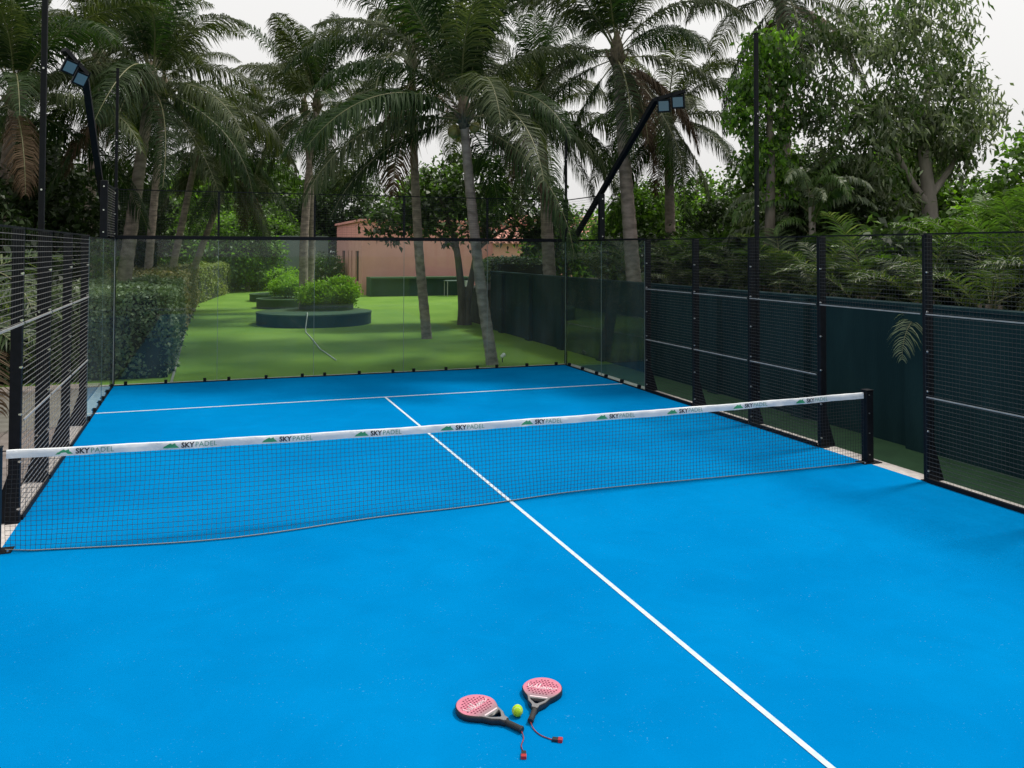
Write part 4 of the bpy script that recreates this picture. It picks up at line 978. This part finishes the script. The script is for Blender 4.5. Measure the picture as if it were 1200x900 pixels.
# tiled wing to the right
q = MB(); q.box(8.2, 20.0, -1.2, -0.003, 0.0, 3.3); q.build('wing_wall', M['pink'], h)
q = MB()
e0_, e1_ = Vector((7.8, -1.6, 3.25)), Vector((20.4, -1.6, 3.25)); r0_, r1_ = Vector((9.6, 1.9, 5.15)), Vector((18.6, 1.9, 5.15))
nc, nr = 34, 11
q.add([e0_, e1_, r1_, r0_], [(0, 1, 2, 3)])
q.build('roof_deck', M['roof'], h)
tile = MB(); prof_ = [(math.cos(a)*0.17, math.sin(a)*0.075+0.02) for a in np.linspace(math.pi, 0, 6)]
sl = (r0_-e0_); ylen = math.hypot(3.5, 1.9)/nr
for (x, z) in prof_: tile.v.append((x, 0, z))
for (x, z) in prof_: tile.v.append((x*0.9, ylen*1.06, z*0.8-0.0))
for k in range(5): tile.f.append((k, k+1, k+7, k+6)); tile.m.append(0)
tile_me = tile.mesh('roof_tile', M['roof'], smooth=True)
tilt = math.atan2(1.9, 3.5); cnt = 0
for j in range(nr):
    t = j/nr; xa = e0_.x + (r0_.x-e0_.x)*t; xb = e1_.x + (r1_.x-e1_.x)*t; n = int((xb-xa)/0.42)
    for i in range(n):
        if cnt >= 299: break
        inst('roof_tile', tile_me, h, (xa + 0.2 + i*0.42, -1.62 + 3.5*t, 3.28 + 1.9*t), (tilt, 0, R(rng.uniform(-1, 1)))); cnt += 1
# turf-clad counter on the lawn before the house
cn = empty('turf_counter', (6.05, 41.8, -0.05), 0, 'long low dark green counter standing before the pink house wall', 'counter')
q = MB(); q.box(0, 6.3, 0, 1.5, 1.06, 1.16); q.build('counter_top', M['turf_dark'], cn)
q = MB(); q.box(0.0, 0.12, 0.02, 1.48, 0, 1.057); q.box(6.18, 6.3, 0.02, 1.48, 0, 1.057); q.build('end_panel', M['turf_side'], cn)
q = MB(); q.box(0.123, 6.177, 0.35, 0.47, 0, 1.057); q.build('front_panel', M['turf_side'], cn)
tb = empty('lawn_table', (11.1, 41.2, -0.05), 0.05, 'small grey table on the lawn before the dark green counter', 'table')
q = MB(); q.box(-.6, .6, -.35, .35, .92, .97); q.build('tabletop', M['greywall'], tb)
for sx in (-1, 1):
    for sy in (-1, 1): q = MB(); q.box(sx*.55-.02, sx*.55+.02, sy*.3-.02, sy*.3+.02, 0, .917); q.build('leg', M['rail'], tb)
ch = empty('lawn_chair', (12.15, 41.25, -0.05), 0.3, 'pale chair beside the small grey table on the lawn', 'chair')
q = MB(); q.box(-.25, .25, -.25, .25, .42, .46); q.build('seat', M['rail'], ch)
q = MB(); q.box(-.25, .25, .22, .26, .463, .95); q.build('backrest', M['rail'], ch)
for sx in (-1, 1):
    for sy in (-1, 1): q = MB(); q.box(sx*.22-.02, sx*.22+.02, sy*.22-.02, sy*.22+.02, 0, .417); q.build('leg', M['rail'], ch)
# grey boundary wall far behind
q = MB(); q.box(-30, 5.4, 56, 56.3, -0.05, 3.7); bwl = tag(q.build('boundary_wall', M['greywall']), 'grey boundary wall at the far end of the garden', 'wall')
q = MB(); q.box(-30, 5.4, 55.95, 56.35, 3.703, 3.8); q.build('coping', M['greywall'], bwl)
hedge([(2.2, 52.5), (5.2, 52.5)], 1.2, 1.3, M['leaf_dark'], 'low dark hedge before the grey boundary wall', 9, 0.12, 160)
# white flowering shrubs near the wall
def flower_bush(x, y, s_, lab, seed):
    e = bush(x, y, -0.05, cFlow, s_, lab, seed, 'flowering_shrub', 'shrub', 'white flowering shrubs by the far wall')
    r = random.Random(seed); q = MB()
    for k in range(26):
        a = r.random()*6.28; z = r.uniform(.5, 1.9); rr = 1.15*math.sqrt(max(0.05, 1-((z-1.1)/1.0)**2))
        c = Vector((math.cos(a)*rr, math.sin(a)*rr, z))*s_
        for p in range(5):
            b_ = p*1.2566 + a; d = Vector((math.cos(b_)*0.06, 0.02, math.sin(b_)*0.06))
            q.add([c, c + d + Vector((0.025, 0, 0.02)), c + d*1.5, c + d - Vector((0.025, 0, 0.02))], [(0, 1, 2, 3)])
    f = q.build('blossoms', M['petal'], e); f['kind'] = 'stuff'
cFlow = crown_mesh('foliage', [M['leaf_dark'], M['leaf_mid']], [(0, 0, 1.1, 1.2, 1.1, 1.0)], 320, 20, 0.25, 0.16, 0.08, 0.2, 25, shell=0.4)
flower_bush(-1.9, 53.0, 1.5, 'white flowering shrub at the far end of the yellow green hedge', 1)
flower_bush(0.2, 53.5, 1.4, 'white flowering shrub left of the planter palms', 2)
flower_bush(4.3, 50.5, 1.2, 'white flowering shrub at the corner of the pink house', 3)

# ================================================================== PLANTING OVER THE RIGHT WALL
AR = [frond_mesh('frond', [M['areca'], M['rachis']], L_=1.9, e0=e0, bend=bd, ll=0.50, lw=0.034, n=34, droop=dr, seed=200+i, start=0.2, rach=0.012, vee=0.4)
      for i, (e0, bd, dr) in enumerate([(78, 55, .3), (62, 85, .4), (45, 100, .5), (25, 95, .6), (60, 120, .7), (5, 85, .8)])]
AR_DRY = frond_mesh('frond', [M['frond_dry'], M['rachis']], L_=1.9, e0=20, bend=100, ll=0.45, lw=0.028, n=34, droop=0.9, seed=222, start=0.2, rach=0.012)
AR_GREY = [frond_mesh('frond', [M['leaf_grey'], M['rachis']], L_=2.0, e0=e0, bend=bd, ll=0.48, lw=0.03, n=36, droop=.8, seed=230+i, start=0.2, rach=0.012) for i, (e0, bd) in enumerate([(40, 120), (65, 130)])]
def areca(x, y, z, n, sc, lab, seed, dry=0, grey=1):
    r = random.Random(seed); e = empty('areca_palm', (x, y, z), r.random()*6.28, lab, 'palm', 'feathery palms over the right wall')
    for k in range(n):
        a = k*2.4 + r.uniform(-.2, .2); rr = 0.12*r.random()
        wa = (a + e.rotation_euler.z) % (2*math.pi)
        inst('frond', AR[r.randrange(2) if abs(wa - math.pi) < 1.15 else r.randrange(6)], e, (rr*math.cos(a), rr*math.sin(a), r.uniform(0.1, .6)), (0, 0, a), sc*r.uniform(.75, 1.15))
    for k in range(grey):
        a = r.uniform(-1.7, 1.7) - e.rotation_euler.z; inst('frond', AR_GREY[k % 2], e, (0, 0, r.uniform(.2, .6)), (0, 0, a), sc*r.uniform(.8, 1.1))
    for k in range(dry):
        a = r.uniform(-1.7, 1.7) - e.rotation_euler.z; inst('frond', AR_DRY, e, (0, 0, r.uniform(.2, .5)), (0, 0, a), sc)
    q = MB()
    for k in range(5):
        a = k*1.3; q.tube([(0.1*math.cos(a), 0.1*math.sin(a), -.3), (0.14*math.cos(a), 0.14*math.sin(a), .55)], [0.035, 0.025], 6)
    q.build('canes', M['bark'], e, smooth=True); return e
ARL = ['first from the near edge', 'just right of the wide gateway', 'leaning over the gateway wall', 'left of the gateway', 'behind the fence post past the gateway', 'in the middle of the wall',
       'beneath the tall right pole', 'behind the bare panel posts', 'near the glass return', 'at the foot of the pale palm trunk', 'in the far corner of the wall', 'past the far end of the court']
for i, (x, y, s_) in enumerate([(7.3, -2.6, .9), (7.2, -1.0, .95), (7.05, 0.5, 1.0), (7.2, 1.9, .9), (7.1, 3.1, 1.0), (7.3, 4.3, .95), (7.2, 5.6, 1.0), (7.3, 7.0, .9), (7.2, 8.6, .95), (7.4, 10.0, .8), (7.3, 12.0, .95), (7.4, 14.4, .9)]):
    areca(x+0.75, y, 1.45, 12, s_*0.86, 'feathery areca palm over the right wall, ' + ARL[i], 300+i, dry=1 if i % 2 else 0, grey=2 if i in (1, 2, 3, 4) else 1)
# one long frond hanging down the wall in the gateway
hb = empty('areca_palm', (7.0, 0.75, 1.75), 0, 'single grey frond hanging down the dark wall in the right gateway', 'palm', 'feathery palms over the right wall')
inst('frond', AR_GREY[0], hb, (0, 0, 0), (0, R(14), R(200)), 0.72)
q = MB(); q.tube([(0.5, 0, -.3), (0.25, 0, 0.05), (0, 0, 0)], [0.03, 0.02, 0.012], 6); q.build('canes', M['bark'], hb)
# fan palms
def fan_leaf_mesh(seed, n=44, r0=0.58):
    r = np.random.default_rng(seed); V = []; F = []; MI = []
    # petiole
    pet = [(0, 0, 0), (0.35, 0, 0.42), (0.62, 0, 0.62)]
    b0 = 0
    for p in pet: V += [np.array(p)+np.array([0, .008, 0]), np.array(p)-np.array([0, .008, 0]), np.array(p)+np.array([-.006, 0, .008]), np.array(p)+np.array([.004, 0, -.006])]
    for i in range(2):
        for (a, b) in ((0, 2), (2, 1), (1, 3), (3, 0)): F.append((i*4+a, i*4+b, i*4+4+b, i*4+4+a)); MI.append(1)
    c = np.array(pet[-1]); ax = np.array([0.75, 0, 0.30]); ax /= np.linalg.norm(ax); nn = np.array([-ax[2], 0, ax[0]]); sy = np.array([0, 1.0, 0])
    for k in range(n):
        th = -2.3 + 4.6*(k+0.5)/n; dth = 4.6/n*0.5
        d = ax*math.cos(th) + sy*math.sin(th); w = r0*(0.9+0.2*r.random())*(1 - 0.18*abs(th)/2.3)
        sd = -ax*math.sin(th) + sy*math.cos(th)
        m1 = c + d*w*0.62; tip = c + d*w + np.array([0, 0, -0.10*w*(1+r.random())])
        hw = w*0.62*math.tan(dth)*0.98; fold = 0.02*(1 if k % 2 else -1)
        b = len(V); V += [c, m1 - sd*hw + nn*fold, tip, m1 + sd*hw - nn*fold]; F.append((b, b+1, b+2, b+3)); MI.append(0)
    return np_mesh('fan_leaf', np.array(V), np.array(F), [M['fan'], M['rachis']], MI)
FAN = [fan_leaf_mesh(s_) for s_ in (1, 2, 3)]
def fan_palm(x, y, z, n, sc, lab, seed):
    r = random.Random(seed); e = empty('fan_palm', (x, y, z), 0, lab, 'palm', 'fan palms behind the right wall')
    for k in range(n):
        u = k/n; a = k*2.4
        inst('fan_leaf', FAN[k % 3], e, (0.05*math.cos(a), 0.05*math.sin(a), .35 + .1*u), (0, R(-38 + 62*u + r.uniform(-8, 8)), a), sc*r.uniform(.85, 1.15))
    q = MB(); q.tube([(0, 0, -.3), (0, 0, .2), (0, 0, .55)], [.10, .11, .06], 10); q.build('trunk', M['fibre'], e, smooth=True)
AR_B = [frond_mesh('frond', [M['fan'], M['rachis']], L_=2.1, e0=e0, bend=bd, ll=0.55, lw=0.03, n=44, droop=.5, seed=260+i, start=0.2, rach=0.012, vee=0.4) for i, (e0, bd) in enumerate([(82, 40), (66, 60), (50, 80), (30, 80)])]
for bx, by, bz, bs, bl in ((9.7, 2.0, 1.55, 1.05, 'tall bright green feathery palm right of the pale trunk'), (9.1, 0.9, 1.6, 1.0, 'bright green feathery palm at the right edge of the view')):
    bp_ = empty('areca_palm', (bx, by, bz), 0, bl, 'palm', 'feathery palms over the right wall')
    for k in range(30): inst('frond', AR_B[k % 4], bp_, (0.1*math.cos(k), 0.1*math.sin(k), 0.3), (0, 0, k*2.4), bs*rng.uniform(.75, 1.1))
    q = MB()
    for k in range(5): q.tube([(0.1*math.cos(k*1.3), 0.1*math.sin(k*1.3), -.4), (0.14*math.cos(k*1.3), 0.14*math.sin(k*1.3), .4)], [0.035, 0.025], 6)
    q.build('canes', M['bark'], bp_, smooth=True)
fan_palm(8.5, 3.7, 1.45, 13, .85, 'darker fan palm left of the pale trunk', 4)
fan_palm(8.7, 6.2, 1.5, 14, 1.0, 'fan palm below the vine covered tree', 5)
fan_palm(8.8, 9.2, 1.5, 16, 1.1, 'fan palm between the palm trunks behind the wall', 6)
fan_palm(9.6, 11.6, 1.5, 15, 1.1, 'fan palm farthest along the wall', 7)
# fishtail palms: broad, drooping grey green leaflets
FT = [frond_mesh('frond', [M['leaf_mid'] if i % 2 else M['leaf_grey'], M['rachis']], L_=2.1, e0=e0, bend=bd, ll=0.36, lw=0.075, n=34, droop=2.2, seed=400+i, start=0.2, rach=0.014) for i, (e0, bd) in enumerate([(70, 130), (45, 125), (20, 100), (80, 90)])]
def fishtail(x, y, z, H, n, lab, seed, sc=1.0):
    r = random.Random(seed); e = empty('fishtail_palm', (x, y, z), 0, lab, 'palm', 'fishtail palms behind the right wall')
    inst('trunk', trunk_mesh([(0, 0, -.3), (0.03, 0, H*.5), (0, 0, H)], [.09, .08, .06], M['bark_pale'], rings=True), e)
    for k in range(n):
        a = k*2.4; zz = H*(0.55+0.45*k/n)
        inst('frond', FT[r.randrange(4)], e, (0, 0, zz), (0, 0, a), sc*r.uniform(.8, 1.1))
fishtail(9.2, 6.2, 1.5, 2.6, 16, 'grey green fishtail palm right of the tall right pole', 1, .8)
fishtail(9.6, 7.6, 1.5, 3.0, 13, 'grey green fishtail palm left of the tall right pole', 2, .9)
# dark undergrowth behind the wall
cUnd = crown_mesh('foliage', [M['leaf_dark'], M['leaf_mid'], M['leaf_dark']], [(0, 0, .7, 1.0, .9, .8), (.6, .2, .5, .8, .7, .5)], 260, 20, 0.28, 0.18, 0.09, 0.2, 33, shell=0.35)
UL = ['nearest the right edge', 'behind the fan palms', 'left of the largest fan palm', 'behind the gateway', 'below the pale trunk', 'under the vine', 'behind the middle posts', 'left of the tall pole', 'behind the glass return', 'at the pale palm foot', 'behind the far corner', 'at the end of the wall']
for i in range(12):
    y = -3.2 + i*1.75
    bush(8.9 + 0.5*((i*7) % 3), y, 1.4, cUnd, 1.0 + 0.15*((i*5) % 3), 'dark leafy undergrowth above the right wall, ' + UL[i], i*1.7, 'dark_shrub', 'shrub', 'dark undergrowth behind the right wall')
# dark shrubs and low palms behind the left fence
LL = ['nearest the net post', 'second from the net', 'in the middle of the fence', 'before the glass return', 'past the end of the fence', 'beside the near hedge']
for i, (x, y, s_) in enumerate([(-9.4, 1.0, 1.5), (-9.0, 3.4, 1.7), (-8.8, 5.8, 1.6), (-8.9, 8.0, 1.8), (-9.6, 10.0, 1.9), (-10.5, 6.5, 2.4)]):
    bush(x, y, -0.05, cUnd, s_, 'dark shrub behind the left fence, ' + LL[i], i*1.1, 'dark_shrub', 'shrub', 'dark shrubs behind the left fence')
for i, (x, y, s_, lab) in enumerate([(-7.6, 7.6, 1.45, 'low dry tipped palm behind the left fence near the edge'), (-9.0, 11.0, 1.6, 'low dark palm at the left edge above the fence')]):
    e = areca(x, y, 0.0 if i else 0.9, 14, s_, lab, 500+i, dry=3 if i == 0 else 1, grey=0); e['group'] = 'low palms behind the left fence'
